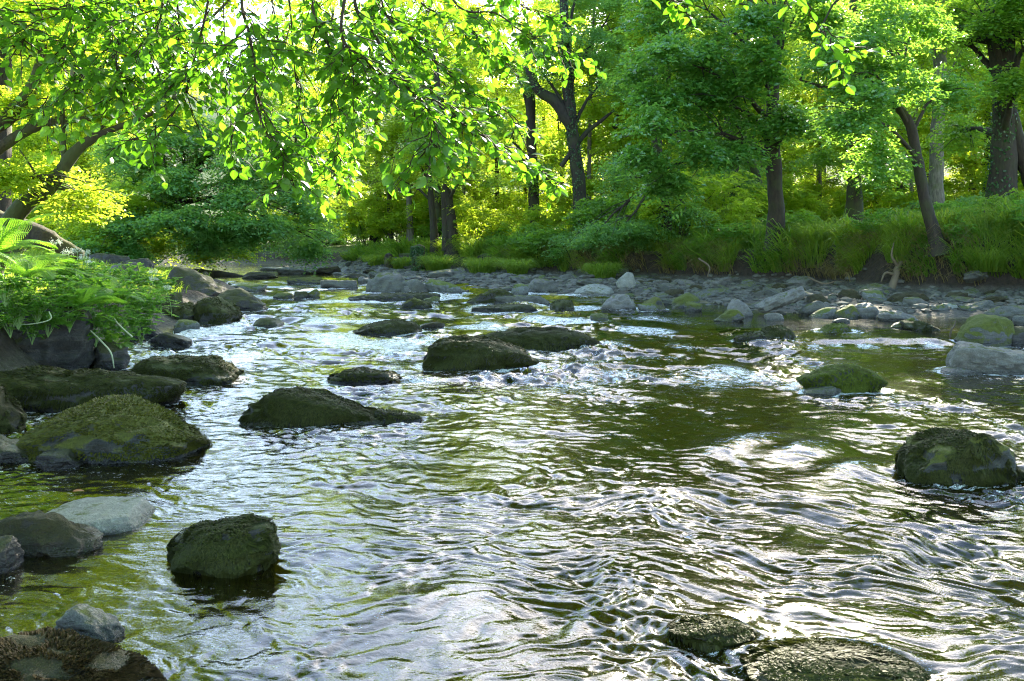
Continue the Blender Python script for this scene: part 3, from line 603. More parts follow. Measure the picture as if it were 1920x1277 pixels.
for q, (x0, x1, yt, yb, st, lab, op) in enumerate(ROCKS):
    px = x1 - x0; sub = 6 if px > 140 else (5 if px > 60 else 4)
    f = rock_fn(100 + q, op['W'], op['D'] * 1.08, op['Ht'] * (1.0 if 'roll' in op else 1.0), op.get('low', .42), op.get('p', 20), op.get('prof'), op.get('rough', .72))
    dirs, faces = ico(sub)
    nm = {'moss': 'mossy_rock', 'mosst': 'mossy_rock', 'mossg': 'mossy_rock', 'mossp': 'mossy_rock', 'slate': 'slate_rock', 'grey': 'grey_rock', 'pale': 'pale_rock', 'dark': 'wet_rock', 'drowned': 'mossy_rock', 'brown': 'brown_rock'}[st]
    zb = 0.0
    if op['Yc'] > 18: zb = max(0, gz(op['X'], op['Yc'])) * .6
    r = MB().add(f(dirs), faces).build(nm, M[st], loc=(op['X'], op['Yc'], zb)); tag(r, lab, 'rock', 'rocks of the river and its banks')
    r.rotation_euler = (0, op.get('roll', 0), op.get('rz', 0))
    if 'roll' in op: r.location.z += .24
    ms_ = op.get('moss', 0)
    if ms_:
        n = int(min(9000, max(500, px * (yb - yt) * .55)))
        sm = {1: 'strand', 2: 'strand', 3: 'strand', 4: 'strandg', 5: 'strand', 6: 'strandm', 7: 'strandb'}[ms_]
        if st in ('mossg',): sm = 'strandg'
        Lm = {1: .06, 2: .085, 3: .11, 4: .10, 5: .08, 6: .028, 7: .016}[ms_] * min(1, op['W'] / .9 + .3)
        o = moss_strands(f, 500 + q, n, Lm, .0030 + .0006 * op['Yc'] * .5, {1: -.12, 2: -.35, 6: -.35, 7: -.15, 5: -.2}.get(ms_, -9.0)).build('moss', M[sm], r, sm=False)
# loose stones of the bar: a few prototypes, then copies
protos = {}
for st in ('slate', 'grey', 'brown', 'mossp'):
    protos[st] = []
    for a in range(3):
        f = rock_fn(900 + a + 7 * len(protos), 1, .8, .40, .3, 16, [(-1, .5 + .2 * a), (0, 1), (1, .9 - .25 * a)])
        d_, fc = ico(4); protos[st].append(MB().add(f(d_), fc).mesh("stone", M[st]))
SL = {'slate': ("flat_stone", "loose blue-grey slate among the stones of the bar below the right bank", "loose blue-grey slates of the bar"),
      'grey': ("flat_stone", "loose dull grey stone among the stones of the bar below the right bank", "loose grey stones of the bar"),
      'brown': ("brown_stone", "loose earthy brown stone on the bar below the right bank", "loose brown stones of the bar"),
      'mossp': ("mossy_stone", "loose half-mossy stone on the bar below the right bank", "loose half-mossy stones of the bar")}
rg = np.random.default_rng(5); placed = [(r_[6]['X'], r_[6]['Yc'], r_[6]['W'] * .45) for r_ in ROCKS]
cnt = {k_: 0 for k_ in SL}
for tries in range(9000):
    if sum(cnt.values()) >= 330: break
    y = 17 + 30 * rg.random() ** 1.1; xw = np.interp(y, WY, WX); xb = np.interp(y, BY, BX)
    x = rg.uniform(xw - 3.0, xb + .3); s = .2 + .7 * rg.random() ** 2.0
    if y > 34: s *= 1.3
    if any((x - a) ** 2 + (y - b) ** 2 < (c_ + s * .42) ** 2 for a, b, c_ in placed): continue
    if (x - xw) < -.2 and rg.random() < .5 + .15 * (xw - x): continue
    st = rg.choice(['slate', 'slate', 'grey', 'grey', 'grey', 'brown', 'mossp'])
    if cnt[st] >= 140: continue
    placed.append((x, y, s * .45)); cnt[st] += 1
    o = bpy.data.objects.new(SL[st][0], protos[st][rg.integers(3)]); COL.objects.link(o)
    o.location = (x, y, max(gz(x, y), -.12) + .02 * s); o.scale = (s * rg.uniform(.8, 1.4), s * rg.uniform(.7, 1.1), s * rg.uniform(.35, .75))
    o.rotation_euler = (rg.normal(0, .16), rg.normal(0, .2), rg.uniform(0, 6.28)); tag(o, SL[st][1], 'stone', SL[st][2])

pm = MB(); d1, f1 = ico(1); n = 4200
y = 17 + 30 * rg.random(n); xw = np.interp(y, WY, WX); xb = np.interp(y, BY, BX); x = xw - .8 + (xb - xw + 1.0) * rg.random(n)
sz = (.03 + .10 * rg.random(n) ** 2) * (1 + .02 * y); z = ground_z(x, y)
for v_ in range(6):
    q_ = slice(v_, n, 6); m_ = len(x[q_]); dv = d1 * (1 + .35 * noise3(d1 * 1.7 + v_ * 9))[:, None] * np.array([1, .75, .42])
    an = rg.uniform(0, 6.28, m_); ca, sa = np.cos(an)[:, None], np.sin(an)[:, None]
    px_ = dv[None, :, 0] * ca - dv[None, :, 1] * sa; py_ = dv[None, :, 0] * sa + dv[None, :, 1] * ca
    vv = np.stack([px_, py_, np.broadcast_to(dv[None, :, 2], px_.shape)], 2) * sz[q_][:, None, None] + np.stack([x[q_], y[q_], z[q_] + .01], 1)[:, None]
    pm.add(vv.reshape(-1, 3), (np.arange(m_)[:, None, None] * len(d1) + f1[None]).reshape(-1, 3), np.repeat(rg.random(m_), len(d1)))
tag(pm.build('pebbles', plain_mat("pebble", (.025, .025, .02), (.15, .15, .125), .7, 5), sm=False), "grey pebbles and shingle between the stones of the bar", 'pebbles', kind='stuff')

# ------------------------------------------------------------------ foliage
def sprays(rg, c, r, n, per, rs, droop=.35, shell=.55):
    """leaf positions in flat twig sprays spread through an ellipsoid: centre c, radii r"""
    d = norm(rg.normal(size=(n, 3))); rad = (shell + (1 - shell) * rg.random(n)) ** 1.0 * rg.random(n) ** .25
    lump = .78 + .6 * noise3(d * 2.3 + rg.uniform(0, 40, 3))
    sc_ = d * (rad * lump)[:, None] * np.asarray(r) + np.asarray(c)
    out = norm(d * np.array([1, 1, .15]) + rg.normal(size=d.shape) * .25)
    ax = norm(out * np.array([1, 1, 0]) - np.array([0, 0, 1]) * (droop * rg.uniform(.3, 1.5, n))[:, None])
    nrm = norm(np.array([0, 0, 1.0]) - ax * ax[:, 2:3] + rg.normal(size=d.shape) * .22); side = norm(np.cross(nrm, ax)); nrm = np.cross(ax, side)
    u = rg.uniform(-1, 1, (n, per)); lim = .55 * np.sqrt(np.clip(1 - u * u, 0, 1)) + .05; v = rg.uniform(-1, 1, (n, per)) * lim
    rsz = rs * rg.uniform(.6, 1.25, n)
    pos = sc_[:, None] + ax[:, None] * (u * rsz[:, None])[..., None] + side[:, None] * (v * rsz[:, None])[..., None] + nrm[:, None] * (rg.normal(size=(n, per)) * .05 * rsz[:, None] - .12 * (u ** 2) * rsz[:, None])[..., None]
    ld = norm(ax[:, None] * rg.uniform(.3, 1, (n, per, 1)) + side[:, None] * (np.sign(v) * rg.uniform(.4, 1.1, (n, per)))[..., None] + rg.normal(size=(n, per, 3)) * .2)
    ln = norm(nrm[:, None] + rg.normal(size=(n, per, 3)) * .38)
    rn = np.clip(rg.normal(.5, .16, (n, 1)) + rg.normal(0, .2, (n, per)), 0, 1)
    return pos.reshape(-1, 3), ld.reshape(-1, 3), ln.reshape(-1, 3), rn.ravel(), sc_
def foliage(mb, rg, c, r, n, per, rs, L, kind='quad', **kw):
    p_, d_, n_, r_, s_ = sprays(rg, c, r, n, per, rs, **kw)
    sz = L * rg.uniform(.75, 1.25, len(p_))
    add_leaves(mb, p_, d_, n_, sz, sz * .62, r_, kind); return s_
def limb(mb, rg, a, b, r0, r1, sag=.12, seg=6, n=9):
    a = np.asarray(a, float); b = np.asarray(b, float); L = np.linalg.norm(b - a)
    t = np.linspace(0, 1, n)[:, None]
    p_ = a + (b - a) * t + np.array([0, 0, 1.0]) * sag * L * np.sin(t * math.pi) + np.cumsum(rg.normal(size=(n, 3)), 0) * .018 * L * t
    tube(mb, p_, np.linspace(r0, r1, n), seg); return p_
def ivy_on(mb, rg, path, rad, n, L=.09):
    path = np.asarray(path); t = rg.random(n) * (len(path) - 1.001); i = t.astype(int); f_ = (t - i)[:, None]
    c = path[i] * (1 - f_) + path[i + 1] * f_; R = np.interp(t, np.linspace(0, len(path) - 1, len(rad)), rad)
    a = rg.uniform(0, 6.283, n); o = np.stack([np.cos(a), np.sin(a), 0 * a], 1)
    keep = noise3(c * .9 + o * .8 + 7) > -.12; c, o, R = c[keep], o[keep], R[keep]; n = len(c)
    add_leaves(mb, c + o * (R * 1.03 + rg.uniform(.0, .10, n))[:, None], norm(-np.array([0, 0, 1.0]) + rg.normal(size=(n, 3)) * .5), norm(o + rg.normal(size=(n, 3)) * .3 + np.array([0, 0, .3])), L * rg.uniform(.7, 1.3, n), L * .85, rg.random(n), 'quad')
def tree(name, label, group, trunk_px, Y, w_px, bark, blobs, leafm, seed, L=.10, per=24, rs=.75, ivy=0, stems=(), cat='tree', yb=None, kind='quad', top=None):
    """trunk_px: (x, y) of the trunk in the photograph from the ground up; w_px: widths; blobs: (x, y, Y, rx, ry, rdepth m, sprays)"""
    rg = np.random.default_rng(seed)
    pts = np.array([P(a, b, Y if len(q_) == 0 else q_[0]) for a, b, *q_ in trunk_px])
    g0 = gz(pts[0, 0], pts[0, 1]); pts[0, 2] = min(pts[0, 2], g0 + .1) if abs(pts[0, 2] - g0) < 1.2 else g0
    base = np.array([pts[0, 0], pts[0, 1], g0 - .1]); pts[0, 2] = g0 - .15
    t = thing(name, label, cat, base, group)
    path = catmull(pts, max(14, 6 * len(pts))) - base
    wid = np.array(w_px) / FPX * Y / 2 * .84; tt = np.linspace(0, 1, len(path)); rad = np.interp(tt, np.linspace(0, 1, len(wid)), wid)
    rad = rad * (1 + .55 * np.exp(-tt * len(path) / 2.2))
    m = MB(); tube(m, path, rad, 16, .16)
    tops = []
    bl = [(np.array(P(a, b, yy)) - base, np.array([rx / FPX * yy, rd, ry / FPX * yy]), n) for a, b, yy, rx, ry, rd, n in blobs]
    sb = []
    for c, r, n in bl:
        if n < 100: sb.append((c, r, n)); continue
        for _ in range(5):
            d_ = norm(rg.normal(size=3)) * r * rg.uniform(.35, .85); f_ = rg.uniform(.38, .66)
            sb.append((c + d_, r * np.array([f_, f_, f_ * .8]), int(n * .24)))
    for c, r, n in bl:
        h = np.clip(c[2] - .3 * abs(c[2]), path[0, 2], path[-1, 2]); k_ = int(np.argmin(np.abs(path[:, 2] - h))); k_ = max(k_, len(path) // 3)
        lp = limb(m, rg, path[k_], c, max(rad[k_] * .45, .03), .02, .10)
        for _ in range(4):
            e = c + norm(rg.normal(size=3)) * r * .85; limb(m, rg, lp[rg.integers(4, 8)], e, .022, .008, .08, 5, 7)
    for sp in stems:                                                     # further traced stems of the same tree
        q_ = np.array([P(a, b, z_[0] if z_ else Y) for a, b, *z_ in sp[0]]) - base
        tube(m, catmull(q_, 5 * len(q_)), np.array(sp[1]) / FPX * Y / 2, 10, .14)
    m.build("trunk", M[bark], t)
    if bl:
        cm = MB()
        for c, r, n in sb: foliage(cm, rg, c, r, n, per, rs, L, kind)
        cm.build("crown", M[leafm], t, sm=False)
    if ivy:
        im = MB(); ivy_on(im, rg, path, rad, ivy); im.build("ivy", M['ivy'], t, sm=False)
    return t
RB = 'trees on the right bank'
tree('riverside_tree', "dark straight trunk with a knob on its left side under a glossy blue-green crown", RB, [(1455, 446), (1455, 380), (1450, 300), (1448, 240), (1452, 130), (1465, 20), (1480, -90)], 28, [38, 33, 34, 30, 26, 20, 12], 'bark',
     [(1270, 120, 26.5, 110, 100, 1.8, 204), (1240, 240, 26, 110, 90, 1.6, 204), (1350, 180, 26.5, 120, 100, 1.8, 204), (1230, 335, 26.5, 80, 55, 1.3, 105), (1420, 90, 27, 110, 90, 1.8, 155), (1370, 270, 27, 95, 60, 1.4, 124), (1480, 230, 27, 80, 50, 1.3, 99), (1300, 20, 28, 130, 70, 2, 136), (1500, 20, 28, 120, 80, 2, 136), (1420, -120, 28.5, 190, 120, 2.6, 323), (1270, -130, 29, 150, 110, 2.4, 221), (1320, -190, 29, 150, 70, 2.4, 221), (1490, -190, 29, 150, 70, 2.4, 221)], 'blue', 11, .165)  # crown lobes above the frame are added to block sun from the river
tree('curved_tree', "leaning trunk bowed over to the left at its top, at the right bank's foot", RB, [(1762, 488), (1750, 430), (1735, 380), (1722, 310), (1712, 255), (1696, 215), (1664, 192), (1610, 182), (1550, 165), (1500, 150)], 23, [36, 28, 25, 24, 22, 20, 16, 12, 9, 4], 'bark',
     [(1640, 140, 22.5, 100, 70, 1.3, 142), (1590, 210, 22, 80, 50, 1.2, 105), (1700, 80, 23, 110, 70, 1.4, 142), (1640, 290, 22.5, 50, 70, .9, 68), (1560, 110, 22.5, 80, 60, 1.2, 93), (1770, 170, 24, 60, 70, 1.2, 74), (1640, -60, 24, 170, 90, 2, 221)], 'blue', 12, .13)  # topmost lobe, above the frame, is added as a sun blocker
tree('great_oak', "thickest trunk of all, ivy-clad, near the right edge with a second stem leaning across it", RB, [(1878, 392), (1880, 330), (1884, 230), (1884, 120), (1880, 20), (1876, -80)], 27, [66, 54, 48, 46, 46, 38], 'bark',
     [(1850, 20, 26, 90, 70, 2, 200), (1940, 60, 26, 80, 100, 2, 220), (1900, 160, 25.6, 60, 40, 1.2, 90), (1780, 60, 28, 70, 60, 1.6, 130), (1800, 250, 29, 60, 60, 1.4, 90), (1880, -130, 27, 190, 120, 2.6, 340), (1690, -170, 28, 150, 90, 2.4, 220)], 'mid', 13, .13, ivy=1500,  # lobes above the frame are added to keep sun off the water
     stems=[([(1945, 360), (1912, 280), (1888, 190), (1868, 110), (1856, 20)], [34, 30, 26, 24, 20]), ([(1885, 75), (1830, 70), (1790, 52), (1745, 62)], [20, 18, 13, 5])])
tree('pale_trunk_tree', "pale straight trunk standing left of the thickest ivy-clad one", RB, [(1755, 392), (1756, 300), (1760, 200), (1764, 90), (1766, -40)], 36, [34, 28, 27, 25, 20], 'palebark',
     [(1720, 30, 36, 90, 80, 2, 130), (1800, 110, 37, 60, 70, 2, 90), (1790, 20, 36, 70, 70, 2, 110)], 'mid', 14, .12)
tree('woodland_tree', "short-looking stout mossy trunk between the dark knobbed one and the bowed one", RB, [(1600, 408), (1602, 350), (1604, 300), (1606, 220), (1604, 100), (1600, -30)], 34, [38, 31, 29, 27, 24, 18], 'mossbark',
     [(1590, 240, 34, 100, 40, 1.8, 140), (1540, 300, 33, 70, 30, 1.4, 80), (1660, 330, 33, 60, 60, 1.5, 110), (1600, 140, 36, 110, 80, 2, 150)], 'mid', 15, .12)
tree('ivy_tree', "ivy-covered trunk in the shade behind the dark knobbed one", RB, [(1378, 436), (1376, 360), (1370, 280), (1366, 180), (1360, 40)], 36, [34, 29, 27, 25, 18], 'mossbark',
     [(1400, 330, 37, 70, 40, 1.5, 90), (1330, 380, 35, 60, 30, 1.4, 80)], 'shade', 16, .12, ivy=1300, stems=[([(1424, 345), (1408, 300), (1396, 262), (1386, 220)], [13, 16, 17, 14])])
tree('woodland_tree', "dark trunk rising into the left half of the glossy blue-green crown", RB, [(1247, 432), (1242, 370), (1234, 310), (1228, 220), (1220, 100)], 32, [34, 27, 24, 22, 16], 'bark',
     [(1180, 420, 31, 80, 28, 1.6, 120), (1120, 440, 31, 60, 24, 1.4, 90), (1160, 330, 32, 50, 50, 1.3, 90), (1290, 400, 31, 60, 30, 1.5, 90)], 'shade', 17, .10)
tree('ivy_tree', "large ivy-clad trunk with a heavy bough curving off to the left", RB, [(1092, 420), (1086, 350), (1076, 270), (1066, 180), (1060, 80), (1056, -30)], 38, [34, 29, 27, 26, 22, 16], 'bark',
     [(1080, 90, 38, 80, 70, 2, 170), (1020, 130, 38, 60, 50, 1.8, 110), (1130, 150, 38, 70, 70, 2, 140), (1150, 40, 39, 90, 60, 2, 150), (1100, -60, 39, 130, 120, 3, 240)], 'shade', 18, .12, ivy=1900,  # last lobe, above the frame, is added to shade the left rocks
     stems=[([(1072, 235), (1040, 190), (1010, 170), (990, 130)], [26, 22, 18, 12]), ([(1052, 312), (1075, 280), (1100, 248), (1128, 226), (1152, 206)], [9, 10, 9, 7, 4])])
tree('woodland_tree', "brown trunk left of the large ivy-clad one, bare below its first bough", RB, [(1003, 418), (1000, 350), (996, 260), (994, 190), (990, 80)], 40, [26, 22, 22, 22, 16], 'bark',
     [(970, 120, 40, 70, 60, 2, 120), (940, 250, 40, 60, 40, 1.8, 90), (1010, 330, 39, 50, 40, 1.5, 70)], 'mid', 19, .13)
tree('twin_trunk_tree', "pair of dark trunks fused at the foot on the grassy point", RB, [(850, 468), (846, 420), (838, 360), (828, 300), (822, 200), (815, 80)], 39, [30, 24, 20, 18, 15, 10], 'bark',
     [(820, 250, 39, 90, 60, 2.2, 160), (880, 330, 38, 70, 40, 1.6, 100), (760, 180, 40, 80, 60, 2, 130), (850, 140, 40, 90, 60, 2, 130)], 'mid', 20, .13, stems=[([(838, 470), (836, 420), (833, 360)], [20, 16, 14])])
tree('woodland_tree', "slim dark trunk just left of the fused pair on the grassy point", RB, [(817, 466), (812, 410), (806, 350), (800, 280), (798, 180)], 40, [20, 15, 14, 13, 9], 'bark',
     [(780, 300, 40, 60, 40, 1.8, 90), (740, 330, 41, 50, 40, 1.6, 70)], 'yellow', 21, .13)
tree('woodland_tree', "thin pale brown trunk in the sunny gap left of the slim dark one", RB, [(770, 448), (768, 400), (765, 340), (762, 270), (764, 160)], 46, [16, 13, 12, 11, 8], 'palebark',
     [(740, 260, 46, 80, 50, 2, 110), (690, 330, 46, 60, 40, 2, 90)], 'yellow', 22, .14)
LB = 'trees on the left bank'
tree('leaning_tree', "mossy trunk leaning out from the left edge with two long bare boughs above it", LB, [(-40, 440), (30, 402), (90, 352), (138, 288), (170, 262), (230, 235), (320, 200)], 15, [48, 40, 34, 27, 20, 12, 6], 'mossbark',
     [(110, 200, 15, 170, 60, 1.6, 190), (60, 330, 14.5, 100, 60, 1.2, 130), (250, 190, 15.5, 130, 60, 1.5, 160), (60, 90, 15.5, 160, 80, 1.8, 200), (300, 90, 16, 150, 80, 1.8, 190), (160, 380, 15, 70, 50, 1, 90), (220, -60, 15, 190, 100, 2, 220), (420, -60, 16, 130, 100, 2, 170), (40, -80, 15, 150, 110, 2, 180)], 'yellow', 31, .075, rs=.42, kind='hex',  # lobes above the frame are added so the pool reflects leaves, not sky
     stems=[([(-30, 300), (40, 250), (100, 228), (170, 222)], [22, 20, 17, 10]), ([(-30, 250), (20, 215), (60, 165), (78, 110), (82, 60)], [36, 30, 24, 18, 12])])
tree('overhanging_tree', "blue-green tree drooping far out over the water beyond the left bank", LB, [(215, 505), (260, 430), (330, 350), (380, 300), (440, 250)], 33, [44, 34, 26, 18, 10], 'bark',
     [(280, 350, 31, 90, 60, 1.8, 220), (240, 410, 31, 80, 60, 1.8, 220), (520, 340, 33, 90, 60, 1.8, 220), (590, 450, 34, 60, 40, 1.5, 140), (420, 460, 32, 90, 34, 1.5, 180), (400, 370, 31, 110, 70, 1.8, 300), (330, 430, 30.5, 110, 45, 1.5, 230), (480, 420, 31, 100, 50, 1.6, 230), (560, 400, 32, 70, 50, 1.6, 140), (340, 250, 32, 110, 50, 2, 220), (460, 240, 33, 110, 50, 2, 220), (240, 300, 32, 80, 60, 2, 180), (200, 470, 30, 80, 30, 1.5, 150), (300, 290, 32, 110, 60, 1.8, 220), (450, 300, 32, 120, 60, 2, 200)], 'shade', 32, .13)
tree('sunlit_tree', "low golden-green boughs in full sun above the fallen log", LB, [(180, 500), (230, 470), (300, 445), (360, 440)], 37, [24, 18, 12, 6], 'bark',
     [(300, 462, 36, 90, 30, 1.6, 160), (400, 472, 36, 70, 20, 1.4, 110), (220, 440, 36, 90, 40, 1.8, 150), (130, 400, 36, 90, 60, 2, 150), (240, 470, 33, 90, 34, 1.6, 170), (160, 465, 30, 80, 40, 1.6, 170), (340, 430, 36, 110, 40, 1.8, 170), (440, 455, 37, 60, 26, 1.4, 90)], 'yellow', 33, .13)

# background trees, young trees and bushes: prototypes, then copies with their own label set
def proto_tree(name, seed, H, r0, crown_r, n, leafm, bark, low=.25, L=.16, cat='tree'):
    rg = np.random.default_rng(seed); t = thing(name, None, cat)
    m = MB(); pts = np.array([[0, 0, -.2], [rg.normal(0, .1), rg.normal(0, .1), H * .3], [rg.normal(0, .3), rg.normal(0, .3), H * .65], [rg.normal(0, .4), rg.normal(0, .4), H * .97]])
    path = catmull(pts, 22); rad = np.array([r0 * 1.5, r0, r0 * .85, r0 * .65, r0 * .4, .03]); tube(m, path, rad, 10, .12)
    cm = MB()
    for a in range(n):
        hh = H * (low + (1 - low) * (a + .5) / n); an = a * 2.4 + rg.normal(0, .3); rr = crown_r * (.55 + .5 * math.sin(math.pi * min(1, (hh / H - low) / (1 - low) * .85 + .12))) * rg.uniform(.6, 1.0)
        c = np.array([math.cos(an) * rr * .62, math.sin(an) * rr * .62, hh]); k_ = int(np.clip(np.searchsorted(path[:, 2], hh - rr * .3), 2, 20))
        limb(m, rg, path[k_], c, max(.02, r0 * .3), .012, .05, 5, 6)
        foliage(cm, rg, c, (rr * .62, rr * .62, rr * .34), 40, 26, .85, L)
    part('trunk', m.mesh('trunk', M[bark]), t); part('crown', cm.mesh('crown', M[leafm], False), t)
    return t
def put(proto, first, x, y, s, rz, label, group, z=None):
    o = proto if first else copy_tree(proto)
    o.location = (x, y, (gz(x, y) if z is None else z) - .05); o.rotation_euler = (0, 0, rz); o.scale = (s, s, s * 1.0); tag(o, label, None, group)
    return o
rg = np.random.default_rng(77)
BT = [proto_tree('woodland_tree', 201, 18, .15, 3.4, 26, 'yellow', 'bark', .05), proto_tree('woodland_tree', 202, 20, .22, 3.8, 24, 'mid', 'bark', .22), proto_tree('woodland_tree', 203, 16, .10, 3.0, 24, 'yellow', 'palebark', .02), proto_tree('woodland_tree', 204, 19, .2, 3.6, 24, 'yellow', 'mossbark', .12)]
def sunny(x, y): return y < 75 and any(abs(x - (a + .344 * (y - b))) < c_ for a, b, c_ in ((12.5, 32, 3.0), (-16, 36, 4.2), (-3.5, 39, 1.7), (-10, 16, 2.2), (1, 38, 1.5)))
used = set()
spots = []
for a in range(4000):
    if len(spots) >= 230: break
    y = rg.uniform(41, 62) if len(spots) < 90 else rg.uniform(82, 122); s_ = rg.uniform(-.74, .74); x = s_ * y
    xb = np.interp(y, BY, BX); xl = np.interp(y, LY, LX)
    if xl - 2 < x < xb + 2.5: continue
    if sunny(x, y): continue
    if any((x - u) ** 2 + (y - v) ** 2 < 3.4 ** 2 for u, v in spots): continue
    spots.append((x, y))
for x, y in spots:
    k_ = int(rg.integers(4)); right = x > np.interp(y, BY, BX)
    lab = ("woodland tree deep in the sunlit wood behind the right bank" if right else "woodland tree on the wooded slope behind the left bank")
    put(BT[k_], k_ not in used, x, y, rg.uniform(.95, 1.15) * (.8 if (-24 < x < 1 and y < 70) else 1) * (1.15 if y > 80 else 1), rg.uniform(0, 6.28), lab, 'trees of the wood behind the right bank' if right else 'trees of the wood behind the left bank'); used.add(k_)
CT = proto_tree('added_shade_tree', 205, 21, .3, 6.0, 22, 'mid', 'bark', .30, .30)  # trees put in to block sky light and darken the rocks
for a, (x, y, lab) in enumerate(((-13, -4, "tall tree added for shade on the left bank behind the camera"), (-12.5, 6, "tall tree added for shade on the left bank beside the camera"), (-15, 15, "tall tree added for shade on the left bank level with the long mossy ledge"), (18, -3, "tall tree added for shade on the right bank behind the camera"), (18.5, 7, "tall tree added for shade on the right bank beside the camera"), (20, 17, "tall tree added for shade on the right bank just outside the view"),
        (-4, -16, "tall tree added for shade behind the camera, nearest the left bank"), (6, -18, "tall tree added for shade behind the camera, nearest the right bank"), (24, 27, "tall tree added for shade on the right bank beyond the thickest ivy-clad trunk"), (-11.5, 11, "tall tree added for shade over the ferns of the left bank"), (-14, 23, "tall tree added for shade on the left bank level with the round boulder pair"))):
    put(CT, a == 0, x, y, 1.0, a * 1.1, lab, 'tall trees added around the viewpoint for shade')
for a, (x, y, k_) in enumerate(((-8, 50, 1), (-4.5, 54, 0), (-11.5, 57, 3), (3, 52, 0), (-27, 48, 0), (-24.5, 40, 3), (-31, 56, 1), (-20, 38, 2), (8, 52, 2), (-15, 62, 0), (20.5, 57, 2), (25, 72, 0), (28.5, 78, 1), (18.2, 50.5, 2), (-2, 70, 0), (5, 72, 3))):
    put(BT[k_], False, x, y, 1.0, a * 1.7, "woodland tree deep in the sunlit wood behind the right bank" if x > -16 else "woodland tree on the wooded slope behind the left bank", 'trees of the wood behind the right bank' if x > -16 else 'trees of the wood behind the left bank')
def proto_bush(name, seed, H, R, n, leafm, L, per=30, rs=.4):
    rg = np.random.default_rng(seed); t = thing(name, None, 'shrub'); m = MB(); cm = MB()
    for a in range(n):
        an = a * 2.4; c = np.array([math.cos(an) * R * rg.uniform(.2, .75), math.sin(an) * R * rg.uniform(.2, .75), H * rg.uniform(.35, .85)])
        limb(m, rg, (c[0] * .15, c[1] * .15, -.1), c, .02, .007, .1, 5, 7)
        foliage(cm, rg, c, (R * .45, R * .45, H * .25), 16, per, rs, L)
    part('stems', m.mesh('stems', M['twig']), t); part('foliage', cm.mesh('foliage', M[leafm], False), t); return t
BU = [proto_bush('woodland_shrub', 301, 2.0, 1.7, 11, 'mid', .12), proto_bush('woodland_shrub', 302, 1.3, 1.4, 8, 'shade', .09), proto_bush('woodland_shrub', 303, 3.0, 2.0, 13, 'yellow', .13)]
usedb = set(); bsp = []
for a in range(3000):
    if len(bsp) >= 120: break
    y = rg.uniform(24, 62); x = rg.uniform(-.68, .68) * y
    xb = np.interp(y, BY, BX); xl = np.interp(y, LY, LX)
    if xl - .6 < x < xb + 1.6: continue
    if x > 7 and y < 33: continue
    if x < xl and y < 31: continue
    if x > 4 and y < 44 and sunny(x, y): continue
    if any((x - u) ** 2 + (y - v) ** 2 < 2.4 ** 2 for u, v in bsp): continue
    bsp.append((x, y))
for x, y in bsp:
    right = x > np.interp(y, BY, BX); k_ = int(rg.choice([0, 1, 2, 2, 2]))
    put(BU[k_], k_ not in usedb, x, y, rg.uniform(.7, 1.25), rg.uniform(0, 6.28), "leafy undergrowth shrub among the trunks behind the right bank" if right else "leafy undergrowth shrub on the slope behind the left bank",
        'shrubs under the right bank trees' if right else 'shrubs of the left bank'); usedb.add(k_)
for px, py, Y, s, k_, lab in ((600, 470, 56, 1.7, 1, "blue-green shrub closing the river bend, nearest the grassy point"), (640, 450, 58, 2.0, 1, "taller blue-green shrub behind the river bend"), (540, 470, 57, 1.8, 1, "blue-green shrub beyond the fallen log at the river bend"),
        (1010, 480, 35, .9, 0, "leafy green shrub hanging over the bank right of the grassy point"), (1080, 480, 33.6, 1.0, 1, "dark leafy shrub hanging over the bank below the large ivy-clad trunk"), (1160, 470, 33, 1.0, 1, "low blue-green shrub spilling over the bank below the glossy crown"),
        (1225, 462, 32, .9, 1, "low blue-green shrub at the foot of the dark trunk under the glossy crown"), (900, 470, 39, 1.0, 2, "sunlit yellow-green shrub right of the fused pair of trunks"), (690, 440, 50, 1.5, 2, "pale sunlit shrub behind the left tip of the grassy point")):
    q_ = P(px, py, Y); put(BU[k_], False, q_[0], q_[1], s, px * .7, lab, 'shrubs along the water', z=min(q_[2] - .3, gz(q_[0], q_[1])) if gz(q_[0], q_[1]) > 0 else .1)

for x, y, s_, k_, lab in ((9.6, 28.6, .55, 0, "low leafy shrub in the grass right of the dark knobbed trunk"), (12.6, 25.2, .5, 1, "low blue-green shrub in the grass left of the bowed trunk"), (14.2, 24.3, .55, 0, "low leafy shrub in the grass right of the bowed trunk"), (8.2, 31.4, .6, 2, "low sunlit shrub in the grass behind the dark knobbed trunk"), (16.2, 26.5, .6, 0, "leafy shrub at the foot of the thickest ivy-clad trunk"), (5.6, 33.2, .7, 0, "leafy shrub on the bank below the glossy crown's left edge")):
    put(BU[k_], False, x, y, s_, x * 1.3, lab, 'low shrubs in the grass of the right bank')
# ------------------------------------------------------------------ grass
def blades(mb, rg, base, lean, L, wd, r, curl=.5):
    n = len(base); L = L[:, None]
    up = np.array([0, 0, 1.0]); a = rg.uniform(0, 6.283, n); sd_ = np.stack([np.cos(a), np.sin(a), 0 * a], 1)
    ln = lean + rg.normal(size=(n, 3)) * .28 * np.array([1, 1, 0])
    p1 = base + (up * .42 + ln * .14) * L; p2 = base + (up * (.72 - .12 * curl) + ln * .42) * L; p3 = base + (up * (.80 - .5 * curl) + ln * .80) * L
    w_ = sd_ * np.broadcast_to(wd, (n,))[:, None]
    v = np.stack([base - w_, base + w_, p1 - w_ * .9, p1 + w_ * .9, p2 - w_ * .6, p2 + w_ * .6, p3], 1)
    b = np.arange(n)[:, None] * 7
    mb.add(v.reshape(-1, 3), np.concatenate([b + np.array([[0, 1, 3, 2]]), b + np.array([[2, 3, 5, 4]])]), np.repeat(r, 7))
    mb.f.append(b + np.array([[4, 5, 6]]) + mb.n - 7 * n)
rg = np.random.default_rng(88)
n = 62000
